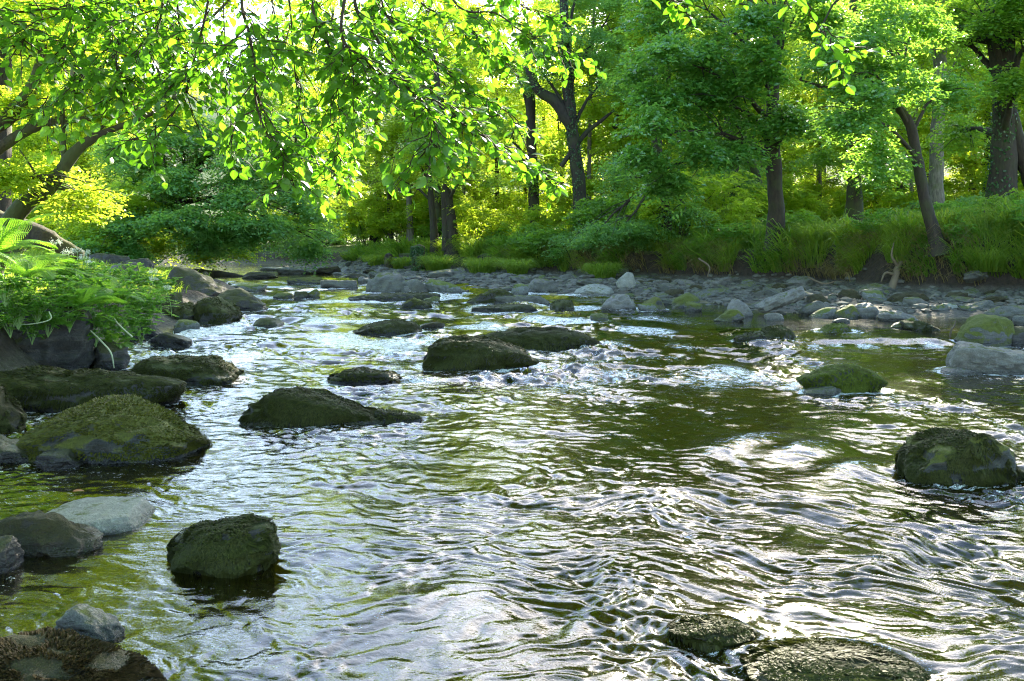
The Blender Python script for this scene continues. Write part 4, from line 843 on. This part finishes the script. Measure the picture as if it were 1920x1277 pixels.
y = 19 + 28 * rg.random(n) ** 1.25; t = rg.random(n) ** 1.7; xb = np.interp(y, BY, BX) + .45 * noise2(y * .6, y * 0 + 1.7)
d2 = .15 + t * 7.5; x = xb + d2
keep = noise2(x * .55 + 3, y * .55) + .4 * noise2(x * 1.7, y * 1.7) > -.25 + .25 * (d2 > 3) + .28 * (d2 < .9); x, y, d2 = x[keep], y[keep], d2[keep]; n = len(x)
z = ground_z(x, y) - .02
edge = np.clip(1 - d2 / 1.5, 0, 1)
lean = np.stack([-(.15 + edge * 1.0), -(.15 + edge * .5), 0 * x], 1)
clump = .45 + 1.0 * np.clip(noise2(x * 1.3, y * 1.3 + 6) + .3, 0, 1)
gm = MB(); blades(gm, rg, np.stack([x, y, z], 1), lean, clump * (.30 + .75 * rg.random(n) ** 1.5) * (1 + .1 * edge), .008 + .0005 * y, np.clip(.42 + .75 * noise2(x * .45 + 20, y * .45) + rg.normal(0, .22, n), 0, 1), .35 + .5 * rg.random(n)[:, None])
tag(gm.build('bank_grass', M['grass'], sm=False), "long green grass along the top and edge of the right bank", 'grass', kind='stuff')
n = 3500; y = 21 + 16 * rg.random(n); xb = np.interp(y, BY, BX) + .45 * noise2(y * .6, y * 0 + 1.7); d2 = rg.uniform(0, .7, n); x = xb + d2
keep = noise2(x * .8 + 30, y * .8) > .05; x, y = x[keep], y[keep]; n = len(x)
gm = MB(); blades(gm, rg, np.stack([x, y, ground_z(x, y)], 1), np.tile([-1.1, -.5, 0], (n, 1)), rg.uniform(.35, .75, n), .010, rg.random(n), .9 + .4 * rg.random(n)[:, None])
tag(gm.build('dead_grass', M['drygrass'], sm=False), "brown dead grass hanging down the face of the right bank", 'grass', kind='stuff')
def tussock(label, px, py, Y, R, L, seed, n=900, mat='grass'):
    rg = np.random.default_rng(seed); q_ = P(px, py, Y); q_[2] = max(gz(q_[0], q_[1]), .05)
    a = rg.uniform(0, 6.283, n); r_ = R * .45 * np.sqrt(rg.random(n)); o = np.stack([np.cos(a), np.sin(a), 0 * a], 1)
    bs = o * r_[:, None]; bs[:, 2] = np.clip(ground_z(bs[:, 0] + q_[0], bs[:, 1] + q_[1]) - q_[2], -.6, .4) - .04
    mb = MB(); blades(mb, rg, bs, o * rg.uniform(.25, 1.1, (n, 1)), rg.uniform(.6, 1.15, n) * L, .004 + .0002 * Y, np.clip(rg.normal(.6, .2, n), 0, 1), .4 + .7 * rg.random(n)[:, None])
    return tag(mb.build('grass_tussock', M[mat], sm=False, loc=q_), label, 'grass tussock', 'grass tussocks at the foot of the right bank')
for a, (px, py, Y, R, L, lab) in enumerate(((820, 502, 37, 1.0, 1.1, "dark green arching tussock right of the ivy-covered stump"), (755, 505, 40, .9, .9, "tussock between the brown stump and the ivy-covered stump"), (710, 505, 43, 1.0, .9, "sunlit tussock at the left tip of the grassy point"),
        (970, 512, 33.8, .8, 1.0, "upright spiky tussock below the leafy shrubs"), (905, 508, 35.4, 1.1, 1.0, "golden sunlit tussock right of the fused trunks"), (1130, 520, 30.6, .9, .9, "tussock with brown tips below the low blue-green shrubs"),
        (1365, 500, 29, .8, .8, "tussock catching the sun left of the dark knobbed trunk"), (1690, 470, 24, .9, .8, "shaded tussock left of the bowed trunk"), (1850, 470, 22.5, 1.0, .9, "broad tussock below the thickest ivy-clad trunk"))):
    tussock(lab, px, py, Y, R, L, 400 + a)

rg = np.random.default_rng(41)
for a in range(30):
    y = rg.uniform(20.5, 41); x = float(np.interp(y, BY, BX)) + rg.uniform(.35, 2.2); yy = y
    px = 960 + x / yy * FPX; tussock("arching grass tussock on the brow of the right bank", px, HOR, yy, rg.uniform(.6, 1.1), rg.uniform(.7, 1.15), 440 + a, 420)["group"] = 'grass tussocks on the brow of the right bank'
# ------------------------------------------------------------------ stumps, log, driftwood
def stump(label, px, py0, py1, Y, wpx, mat, ivy, seed, name='tree_stump'):
    rg = np.random.default_rng(seed); b = P(px, py0, Y); h = (py0 - py1) / FPX * Y; t = thing(name, label, 'tree stump', b)
    m = MB(); r = wpx / FPX * Y / 2; pa = catmull([[0, 0, -.3], [0, 0, h * .4], [r * .1, 0, h * .8], [r * .15, 0, h]], 16); tube(m, pa, [r * 1.25, r, r * .95, r * .85], 18, .3)
    m.build('trunk', M[mat], t)
    if ivy: im = MB(); ivy_on(im, rg, pa, np.array([r, r, r]), ivy, .08); im.build('ivy', M['ivy'], t, sm=False)
    return t
stump("ivy-covered stump standing up from the grassy point", 784, 512, 462, 37.5, 24, 'mossbark', 1500, 51)
stump("short rotten brown stump in the bank left of the ivy-covered one", 728, 506, 477, 40, 16, 'log', 0, 52)
stump("broken dark stub of wood beside the dark blocky rock", 408, 556, 529, 23.5, 11, 'log', 0, 53, 'wood_stub')
def stick(name, label, cat, lines, mat, rough=.2, base=None):
    p0 = lines[0][0][0]; b = P(*p0); m = MB()
    for pts, wpx in lines:
        q_ = np.array([P(*a) for a in pts]) - b
        tube(m, catmull(q_, 6 * len(q_)), np.array(wpx) / FPX * p0[2] / 2, 9, rough)
    return tag(m.build(name, M[mat], loc=b), label, cat)
stick('fallen_log', "dark fallen log lying along the water below the golden boughs", 'log', [([(250, 512, 36), (320, 513, 36), (390, 516, 35.6), (440, 521, 35.2), (475, 526, 35)], [22, 24, 21, 17, 7])], 'log', .25)
stick('driftwood_root', "grey forked driftwood root leaning against the right bank", 'driftwood', [([(1668, 556, 23.2), (1680, 515, 23.4), (1684, 500, 23.6), (1705, 470, 23.9)], [16, 12, 10, 5]), ([(1684, 500, 23.6), (1672, 480, 23.5), (1676, 455, 23.6)], [7, 4, 2]), ([(1678, 515, 23.4), (1660, 512, 23.3), (1652, 528, 23.2)], [6, 4, 2])], 'wood')
stick('fallen_branch', "thin grey branch lying at the foot of the right bank", 'branch', [([(1515, 520, 25.8), (1545, 532, 25.5), (1570, 528, 25.4), (1598, 534, 25.2)], [3, 4, 3, 1.5])], 'wood')
stick('stick', "thin crooked stick poking out of the water by the big green boulder", 'stick', [([(1781, 632, 13.2), (1784, 618, 13.2), (1789, 612, 13.2), (1792, 600, 13.2)], [4, 3.4, 3, 1.5])], 'wood')
stick('root', "bare dark root hanging from the shaded right bank", 'root', [([(1310, 485, 28.6), (1330, 500, 28.3), (1326, 520, 28.2)], [4, 3, 1.5])], 'wood')
stick('fallen_log', "dark mossy fallen trunk on the left bank under the leaning tree", 'log', [([(-60, 400, 16.5), (30, 425, 16), (90, 450, 15.6), (150, 478, 15.4)], [46, 42, 34, 20])], 'log')

# ------------------------------------------------------------------ ferns and herbs of the left bank
def frond_mesh(seed, L):
    rg = np.random.default_rng(seed); mb = MB(); n = 30
    t = np.linspace(0, 1, n); mid = np.stack([L * t * .92, 0 * t, L * (.55 * t - .55 * t ** 2.2)], 1)
    tube(mb, mid, [.006, .003, .001], 5, r=.4)
    tg = norm(np.gradient(mid, axis=0)); C, D, N, LL = [], [], [], []
    for i_ in range(3, n):
        ln = L * .27 * math.sin(math.pi * min(1, (t[i_] * .93 + .05)) ** .8) + .012
        for s_ in (-1, 1):
            d_ = norm(np.array([0, s_ * 1.0, -.12]) + tg[i_] * .45)
            for u in np.linspace(.10, 1, 12):                             # each pinna is a row of little leaflets
                w2 = L * .92 / n * .62 * (1.12 - u * .8) + .002
                for s2 in (-1, 1):
                    dd = norm(tg[i_] * s2 * 1.0 + d_ * .5); C.append(mid[i_] + d_ * ln * u + dd * w2 * .5); D.append(dd); N.append(np.cross(d_, tg[i_]) * -s_ + rg.normal(size=3) * .15); LL.append(w2 * 1.5)
    C, D, N, LL = map(np.array, (C, D, N, LL)); N = np.where(N[:, 2:3] < 0, -N, N)
    add_leaves(mb, C, D, N, LL, LL * .6, np.clip(rg.normal(.5, .2, len(C)), 0, 1), 'quad', 0.1, .1)
    return mb.mesh('frond', M['fern'], False)
FR = [frond_mesh(601, .75), frond_mesh(602, .6)]
def fern(px, py, Y, s, n, label, seed, az=None):
    rg = np.random.default_rng(seed); q_ = P(px, py, Y); t = thing('fern', label, 'fern', q_, 'ferns of the left bank')
    for a in range(n):
        o = part('frond', FR[a % 2], t); an = (a * 6.283 / n if az is None else az + (a / max(n - 1, 1) - .5) * 3.0) + rg.normal(0, .2)
        o.rotation_euler = (rg.normal(0, .15), rg.uniform(-.65, .1), an); o.scale = [s * rg.uniform(.8, 1.15)] * 3
    return t
fern(-8, 478, 8.2, 1.0, 11, "tallest bright fern at the left edge, lit by the sun", 1)
fern(52, 520, 8.0, .95, 10, "bright fern arching just below the tallest one", 2)
fern(152, 575, 9.6, .7, 9, "fern drooping over the big dark overhanging boulder", 3)
fern(205, 560, 10.4, .8, 10, "fern at the right end of the overhanging boulder, above the white water", 4)
fern(112, 610, 9.4, .55, 7, "yellowing fern hanging down the face of the overhanging boulder", 5, az=-1.5)
fern(215, 650, 10.2, .4, 6, "small yellow fern low over the dark stones", 6, az=-1.2)
fern(120, 520, 10.5, .6, 9, "small fern standing between the flowering plants", 7)
def herb_mesh(seed, H, n, spread, L):
    rg = np.random.default_rng(seed); st = MB(); lf = MB()
    for a in range(n):
        an = a * 2.4 + rg.normal(0, .3); top = np.array([math.cos(an) * spread * rg.uniform(.3, 1), math.sin(an) * spread * rg.uniform(.3, 1), H * rg.uniform(.5, 1.0)])
        p_ = limb(st, rg, (0, 0, -.05), top, .004, .002, .15, 5, 8)
        for b in range(9):
            c0 = p_[rg.integers(2, 8)] + rg.normal(size=3) * .02; o = norm(rg.normal(size=3) * np.array([1, 1, .25])); m_ = 7
            tt = np.linspace(.25, 1, m_); C = c0 + o * tt[:, None] * L * 2.4 + np.array([0, 0, -.25]) * (tt ** 2)[:, None] * L
            sd_ = norm(np.cross(o, [0, 0, 1.0]))
            for s2 in (-1, 1):
                add_leaves(lf, C + sd_ * s2 * L * .35, norm(sd_ * s2 + o * .7 + rg.normal(size=(m_, 3)) * .2), norm(np.array([0, 0, 1.0]) + rg.normal(size=(m_, 3)) * .35), L * rg.uniform(.7, 1.2, m_), L * .6, np.clip(rg.normal(.5, .25, m_), 0, 1), 'hex')
    return st.mesh('stems', M['stem']), lf.mesh('leaves', M['herb'], False)
HM = [herb_mesh(701, .42, 9, .28, .045), herb_mesh(702, .34, 10, .32, .038), herb_mesh(703, .5, 8, .24, .05)]
rg = np.random.default_rng(17)
hs_ = [(30, 560, 8.8), (70, 575, 9.0), (100, 560, 9.3), (20, 600, 9.0), (60, 615, 9.2), (130, 590, 9.6), (165, 565, 10), (190, 590, 10.2), (215, 575, 10.6), (240, 600, 10.8), (255, 570, 11.2), (270, 590, 11.3), (240, 555, 11.5), (200, 545, 11), (150, 540, 10.8), (110, 530, 10.4), (230, 630, 10.6), (265, 615, 11.2), (285, 565, 12), (170, 520, 12), (60, 530, 9.4), (10, 540, 8.6), (300, 545, 14), (285, 530, 14.5), (262, 520, 15), (235, 515, 15), (215, 520, 14), (255, 505, 17), (190, 500, 16), (310, 530, 16), (90, 600, 9.2), (205, 615, 10.3), (180, 620, 10.0), (35, 585, 8.8)]
for a, (px, py, Y) in enumerate(hs_):
    t = thing('leafy_plant', "leafy bright green herb in the tangle over the left bank's boulders", 'plant', P(px, py + 25, Y), 'leafy herbs of the left bank', rg.uniform(0, 6.28))
    m_ = HM[a % 3]; part('stems', m_[0], t); part('leaves', m_[1], t); s = rg.uniform(.75, 1.15); t.scale = (s, s, s)
for a in range(46):
    y = rg.uniform(20, 42); x = float(np.interp(y, BY, BX)) + rg.uniform(.3, 3.2)
    t = thing('leafy_plant', "leafy weed standing in the long grass of the right bank", 'plant', (x, y, gz(x, y) - .02), 'leafy weeds of the right bank', rg.uniform(0, 6.28))
    m_ = HM[a % 3]; part('stems', m_[0], t); part('leaves', m_[1], t); s = rg.uniform(1.5, 2.6); t.scale = (s, s, s)
def umbel(px, py, Y, h, seed, label):
    rg = np.random.default_rng(seed); top = P(px, py, Y); b = top - np.array([rg.normal(0, .08), 0, h]); t = thing('flowering_plant', label, 'flower', b, 'white umbel flowers of the left bank')
    m = MB(); rel = top - b; p_ = catmull([[0, 0, 0], rel * .5 + rg.normal(size=3) * .02, rel], 10); tube(m, p_, [.005, .003], 6); fl = MB()
    for a in range(13):
        o = norm(rg.normal(size=3) * np.array([1, 1, .2]) + np.array([0, 0, .55])); e = rel + o * .06; tube(m, np.linspace(rel, e, 3), .0012, 4)
        nn = 14; add_leaves(fl, e + rg.normal(size=(nn, 3)) * .011, norm(rg.normal(size=(nn, 3))), norm(np.array([0, 0, 1.0]) + rg.normal(size=(nn, 3)) * .5), .012, .010, rg.random(nn), 'quad')
    lf = MB()
    for a in range(12):
        c0 = p_[rg.integers(1, 7)]; o = norm(rg.normal(size=3) * np.array([1, 1, .3])); C = c0 + o * np.linspace(.03, .16, 6)[:, None]; sd_ = norm(np.cross(o, [0, 0, 1]))
        for s2 in (-1, 1): add_leaves(lf, C + sd_ * s2 * .015, norm(sd_ * s2 + o * .6 + rg.normal(size=(6, 3)) * .15), norm(np.array([0, 0, 1]) + rg.normal(size=(6, 3)) * .3), .04, .02, rg.random(6), 'quad')
    m.build('stem', M['stem'], t); fl.build('flower_head', M['flower'], t, sm=False); lf.build('leaves', M['shade'], t, sm=False)
for a, (px, py, Y, h, lab) in enumerate(((103, 458, 10.2, .5, "white umbel flower left and highest of the flower group"), (128, 476, 10.4, .45, "white umbel flower in the middle of the group, leaning left"), (145, 473, 11, .5, "white umbel flower right beside the leaning one"), (162, 478, 11.2, .5, "white umbel flower right of the group's middle"), (157, 488, 10.8, .42, "lower white umbel flower under the group"), (170, 495, 11.5, .45, "rightmost white umbel flower of the upper group"),
        (287, 512, 13, .6, "umbel flower on a tall stem in front of the fallen log"), (288, 526, 12.8, .45, "umbel flower just below the tall stemmed one"), (312, 543, 12.6, .4, "umbel flower in front of the sloping grey boulder"))):
    umbel(px, py, Y, h, 800 + a, lab)
def cane(label, pts, wpx):
    q_ = np.array([P(*a) for a in pts]); m = MB(); tube(m, catmull(q_ - q_[0], 24), np.array(wpx) / FPX * pts[0][2] / 2, 6); tag(m.build('trailing_stem', M['cane'], loc=q_[0]), label, 'stem', 'pale trailing stems')
cane("pale stem arching down into the dark water", [(170, 620, 9.8), (190, 640, 9.7), (208, 662, 9.6), (214, 690, 9.6)], [2, 3, 3, 2])
cane("pale stem slanting down over the dark stones towards the white water", [(208, 588, 10.2), (222, 608, 10.1), (248, 632, 10.0)], [2, 3, 3])
cane("long pale stem looping in front of the overhanging boulder", [(30, 610, 8.9), (70, 606, 8.8), (95, 598, 8.8), (92, 584, 8.8)], [1.6, 2.2, 2.2, 1.5])
# grass among the left bank plants
rg = np.random.default_rng(99); n = 16000
y = 6 + 26 * rg.random(n); xl = np.interp(y, LY, LX); x = xl - .8 - 5 * rg.random(n); keep = noise2(x * .7, y * .7 + 40) > -.1; x, y = x[keep], y[keep]; n = len(x)
gm = MB(); blades(gm, rg, np.stack([x, y, ground_z(x, y) - .02], 1), np.tile([.35, -.2, 0], (n, 1)), rg.uniform(.2, .45, n), .006 + .0002 * y, np.clip(rg.normal(.55, .2, n), 0, 1), .5 + .5 * rg.random(n)[:, None])
tag(gm.build('bank_grass', M['grass'], sm=False), "long grass on the left bank behind the ferns", 'grass', kind='stuff')

# ------------------------------------------------------------------ the beech whose boughs hang over the camera's side of the river
rg = np.random.default_rng(123)
bb = np.array([-5.2, 4.6, gz(-5.2, 4.6) - .1])
beech = thing('beech_tree', "near beech hanging leafy sprays into the top left of the view", 'tree', bb)
m = MB(); tp = catmull(np.array([[0, 0, 0], [.15, 0, 1.5], [.3, .05, 3.0], [.3, .1, 5.2]]), 20); tube(m, tp, [.34, .24, .2, .13], 18, .12); m.build('trunk', M['palebark'], beech)
limbs = []
for a_, b_ in (((.3, .05, 2.6), (4.6, -.6, 2.9)), ((.3, .05, 3.0), (5.6, .9, 3.3)), ((.28, .05, 2.4), (2.6, -.9, 2.4)), ((.3, .1, 3.3), (7.4, -.3, 3.55))):
    mm_ = MB(); lp = limb(mm_, rg, a_, b_, .07, .018, .06, 9, 14); mm_.build('limb', M['twig'], beech); limbs.append(lp)
LP = np.concatenate(limbs)
cm = MB()
for c, r, n in (((1, -2, 6.5), (4.5, 4.5, 1.4), 420), ((6, -1, 7.0), (4.0, 4.5, 1.4), 380), ((-2, 1, 7.5), (3.5, 4.5, 1.6), 300), ((4, -6, 8), (5, 4, 2), 380), ((10, -4, 8.5), (4, 5, 2), 340), ((-4, -4, 8), (4, 5, 2.5), 300), ((2, 4, 8.6), (5, 3, 1), 380), ((7, 4.5, 9), (4, 3, 1), 300)):
    foliage(cm, rg, c, r, n, 30, .8, .16)
cm.build('crown', M['beech'], beech, sm=False)  # overhead crown out of view, added to cut sky light on the rocks
def bough(pts, w0, twigs, per, seed, spread=.42, extra=0):
    """a traced drooping branch with its side twigs, and its leaves as a part of it"""
    rg = np.random.default_rng(seed); q_ = np.array([P(*a) for a in pts]) - bb
    near = LP[np.argmin(np.linalg.norm(LP - q_[0], axis=1))]
    full = np.vstack([near, (near + q_[0]) / 2 + np.array([0, 0, .06]), q_]); path = catmull(full, 10 * len(full)); n0 = 15
    m = MB(); tube(m, path, [w0 * 1.7, w0 * 1.3, w0, w0 * .6, .0024], 7, .1); lf = MB(); C, D, N = [], [], []
    def leafy(p_, start, step):
        s_ = np.concatenate([[0], np.cumsum(np.linalg.norm(np.diff(p_, axis=0), axis=1))]); tot = s_[-1]; k_ = 0; x_ = start
        while x_ < tot:
            c_ = np.array([np.interp(x_, s_, p_[:, a]) for a in range(3)]); i_ = min(np.searchsorted(s_, x_), len(p_) - 1); tg = norm(p_[i_] - p_[i_ - 1])
            sd_ = norm(np.cross(tg, np.array([0, 0, 1.0]) + rg.normal(size=3) * .3)); sg = 1 if k_ % 2 else -1
            d_ = norm(sd_ * sg * .9 + tg * .75 + np.array([0, 0, -.28]) + rg.normal(size=3) * .25)
            C.append(c_ + d_ * .040); D.append(d_); N.append(norm(np.array([0, 0, 1.0]) + rg.normal(size=3) * .42 + np.array([0, -.25, 0]))); k_ += 1; x_ += step * rg.uniform(.7, 1.3)
    s_ = np.concatenate([[0], np.cumsum(np.linalg.norm(np.diff(path, axis=0), axis=1))])
    for a in range(twigs):
        i_ = int(rg.integers(n0, len(path) - 1)); f_ = (i_ - n0) / (len(path) - n0)
        tg = norm(path[i_] - path[i_ - 1]); o = norm(tg * .7 + rg.normal(size=3) * np.array([.9, .9, .28]) + np.array([0, 0, -.18])); ln = spread * .9 * rg.uniform(.4, 1.1) * (1.1 - .5 * f_)
        tt = np.linspace(0, 1, 8)[:, None]; tp_ = path[i_] + o * ln * tt + np.array([0, 0, -.10]) * ln * tt ** 2 + np.cumsum(rg.normal(size=(8, 3)), 0) * .008
        tube(m, tp_, [.0036, .0014], 5); leafy(tp_, .03, per)
        if rg.random() < .6:
            k2 = int(rg.integers(2, 6)); o2 = norm(o + rg.normal(size=3) * np.array([.8, .8, .2])); t2 = tp_[k2] + o2 * ln * .5 * tt + np.array([0, 0, -.1]) * ln * tt ** 2; tube(m, t2, [.002, .0009], 4); leafy(t2, .03, per)
    leafy(path[n0 + 6:], .05, per * 1.2)
    b_ = m.build('bough', M['twig'], beech)
    C, D, N = map(np.array, (C, D, N)); n = len(C); Ls = rg.uniform(.034, .072, n)
    add_leaves(lf, C, D, N, Ls, Ls * rg.uniform(.62, .76, n), np.clip(rg.normal(.45, .36, n), 0, 1), 'near', .18, .3); lf.build('leaves', M['beech'], b_, sm=False)
Bz = [([(0, 10, 4.4), (90, 17, 4.3), (160, 12, 4.3), (230, -8, 4.3)], .006, 12, .5), ([(75, 20, 4.3), (55, 60, 4.2), (20, 95, 4.2)], .003, 9, .4), ([(128, 18, 4.3), (120, 90, 4.2), (95, 150, 4.2)], .003, 9, .4),
      ([(168, 14, 4.3), (165, 70, 4.3), (155, 115, 4.2), (150, 170, 4.2)], .003, 10, .4), ([(205, -5, 4.3), (210, 50, 4.3), (214, 100, 4.2), (225, 150, 4.2)], .003, 10, .4),
      ([(305, -10, 4.2), (296, 50, 4.2), (275, 110, 4.2), (240, 160, 4.2), (190, 200, 4.2)], .005, 17, .45), ([(332, -10, 4.6), (335, 60, 4.6), (325, 118, 4.6), (290, 170, 4.6)], .005, 14, .45),
      ([(392, -5, 4.0), (375, 70, 4.0), (356, 140, 4.0), (340, 190, 4.0), (300, 235, 4.0), (250, 265, 4.0)], .005, 20, .45), ([(453, -15, 3.7), (465, 55, 3.7), (477, 120, 3.7), (480, 190, 3.7), (500, 250, 3.7), (535, 300, 3.7), (556, 365, 3.7)], .006, 26, .42),
      ([(420, 40, 4.3), (428, 110, 4.3), (432, 230, 4.3), (436, 300, 4.3)], .003, 13, .4), ([(542, 0, 4.2), (548, 80, 4.2), (556, 160, 4.2), (570, 240, 4.2), (600, 300, 4.2)], .004, 18, .42), ([(588, -10, 4.0), (612, 70, 4.0), (630, 140, 4.0), (636, 220, 4.0), (630, 300, 4.0)], .005, 20, .42),
      ([(640, 45, 3.8), (682, 108, 3.8), (720, 140, 3.8), (770, 170, 3.8), (800, 200, 3.8), (810, 240, 3.8), (800, 290, 3.8)], .006, 26, .42), ([(665, -10, 4.1), (700, 60, 4.1), (740, 130, 4.1), (800, 180, 4.1), (880, 240, 4.1), (960, 285, 4.1), (1050, 345, 4.1)], .007, 32, .40),
      ([(715, 0, 4.5), (760, 60, 4.5), (820, 120, 4.5), (880, 170, 4.5), (950, 210, 4.5), (990, 280, 4.5)], .006, 28, .40), ([(780, -10, 4.9), (860, 40, 4.9), (920, 90, 4.9), (990, 130, 4.9)], .005, 20, .4), ([(850, 0, 4.3), (930, 25, 4.3), (980, 60, 4.3), (1040, 85, 4.3), (1085, 110, 4.3)], .005, 15, .28),
      ([(960, -10, 4.5), (1010, 20, 4.5), (1060, 35, 4.5)], .004, 9, .25), ([(520, 60, 4.8), (500, 150, 4.8), (470, 220, 4.8), (420, 270, 4.8)], .004, 18, .45), ([(250, 30, 5.0), (200, 110, 5.0), (110, 170, 5.0), (60, 230, 5.0)], .004, 18, .5), ([(690, 90, 5.0), (670, 180, 5.0), (640, 260, 5.0), (620, 330, 5.0)], .004, 18, .4),
      ([(1470, -20, 3.6), (1520, 30, 3.6), (1555, 75, 3.6), (1598, 100, 3.6)], .003, 7, .2), ([(1180, -25, 3.9), (1240, -5, 3.9), (1290, 15, 3.9)], .003, 6, .2)]
for a, (pts, w0, tw, spd) in enumerate(Bz): bough(pts, w0, int(tw * 1.55), .034, 1000 + a, spd)
# small fallen leaves
lm = plain_mat("dead_leaf", (.16, .05, .015), (.3, .12, .03), .6)
for a, (px, py, Y, z, lab) in enumerate(((147, 946, 4.75, .105, "dead brown leaf lying on the pale flat slab"),)):
    mb = MB(); add_leaves(mb, np.zeros((1, 3)), np.array([[1, .3, 0]]), np.array([[0, -.1, 1]]), .06, .035, np.array([.5]), 'near'); tag(mb.build('fallen_leaf', lm, loc=((px - 960) / FPX * Y, Y, z)), lab, 'leaf')
print("OBJECTS", len(sc.objects), "POLYS", sum(len(o.data.polygons) for o in sc.objects if o.type == 'MESH'))
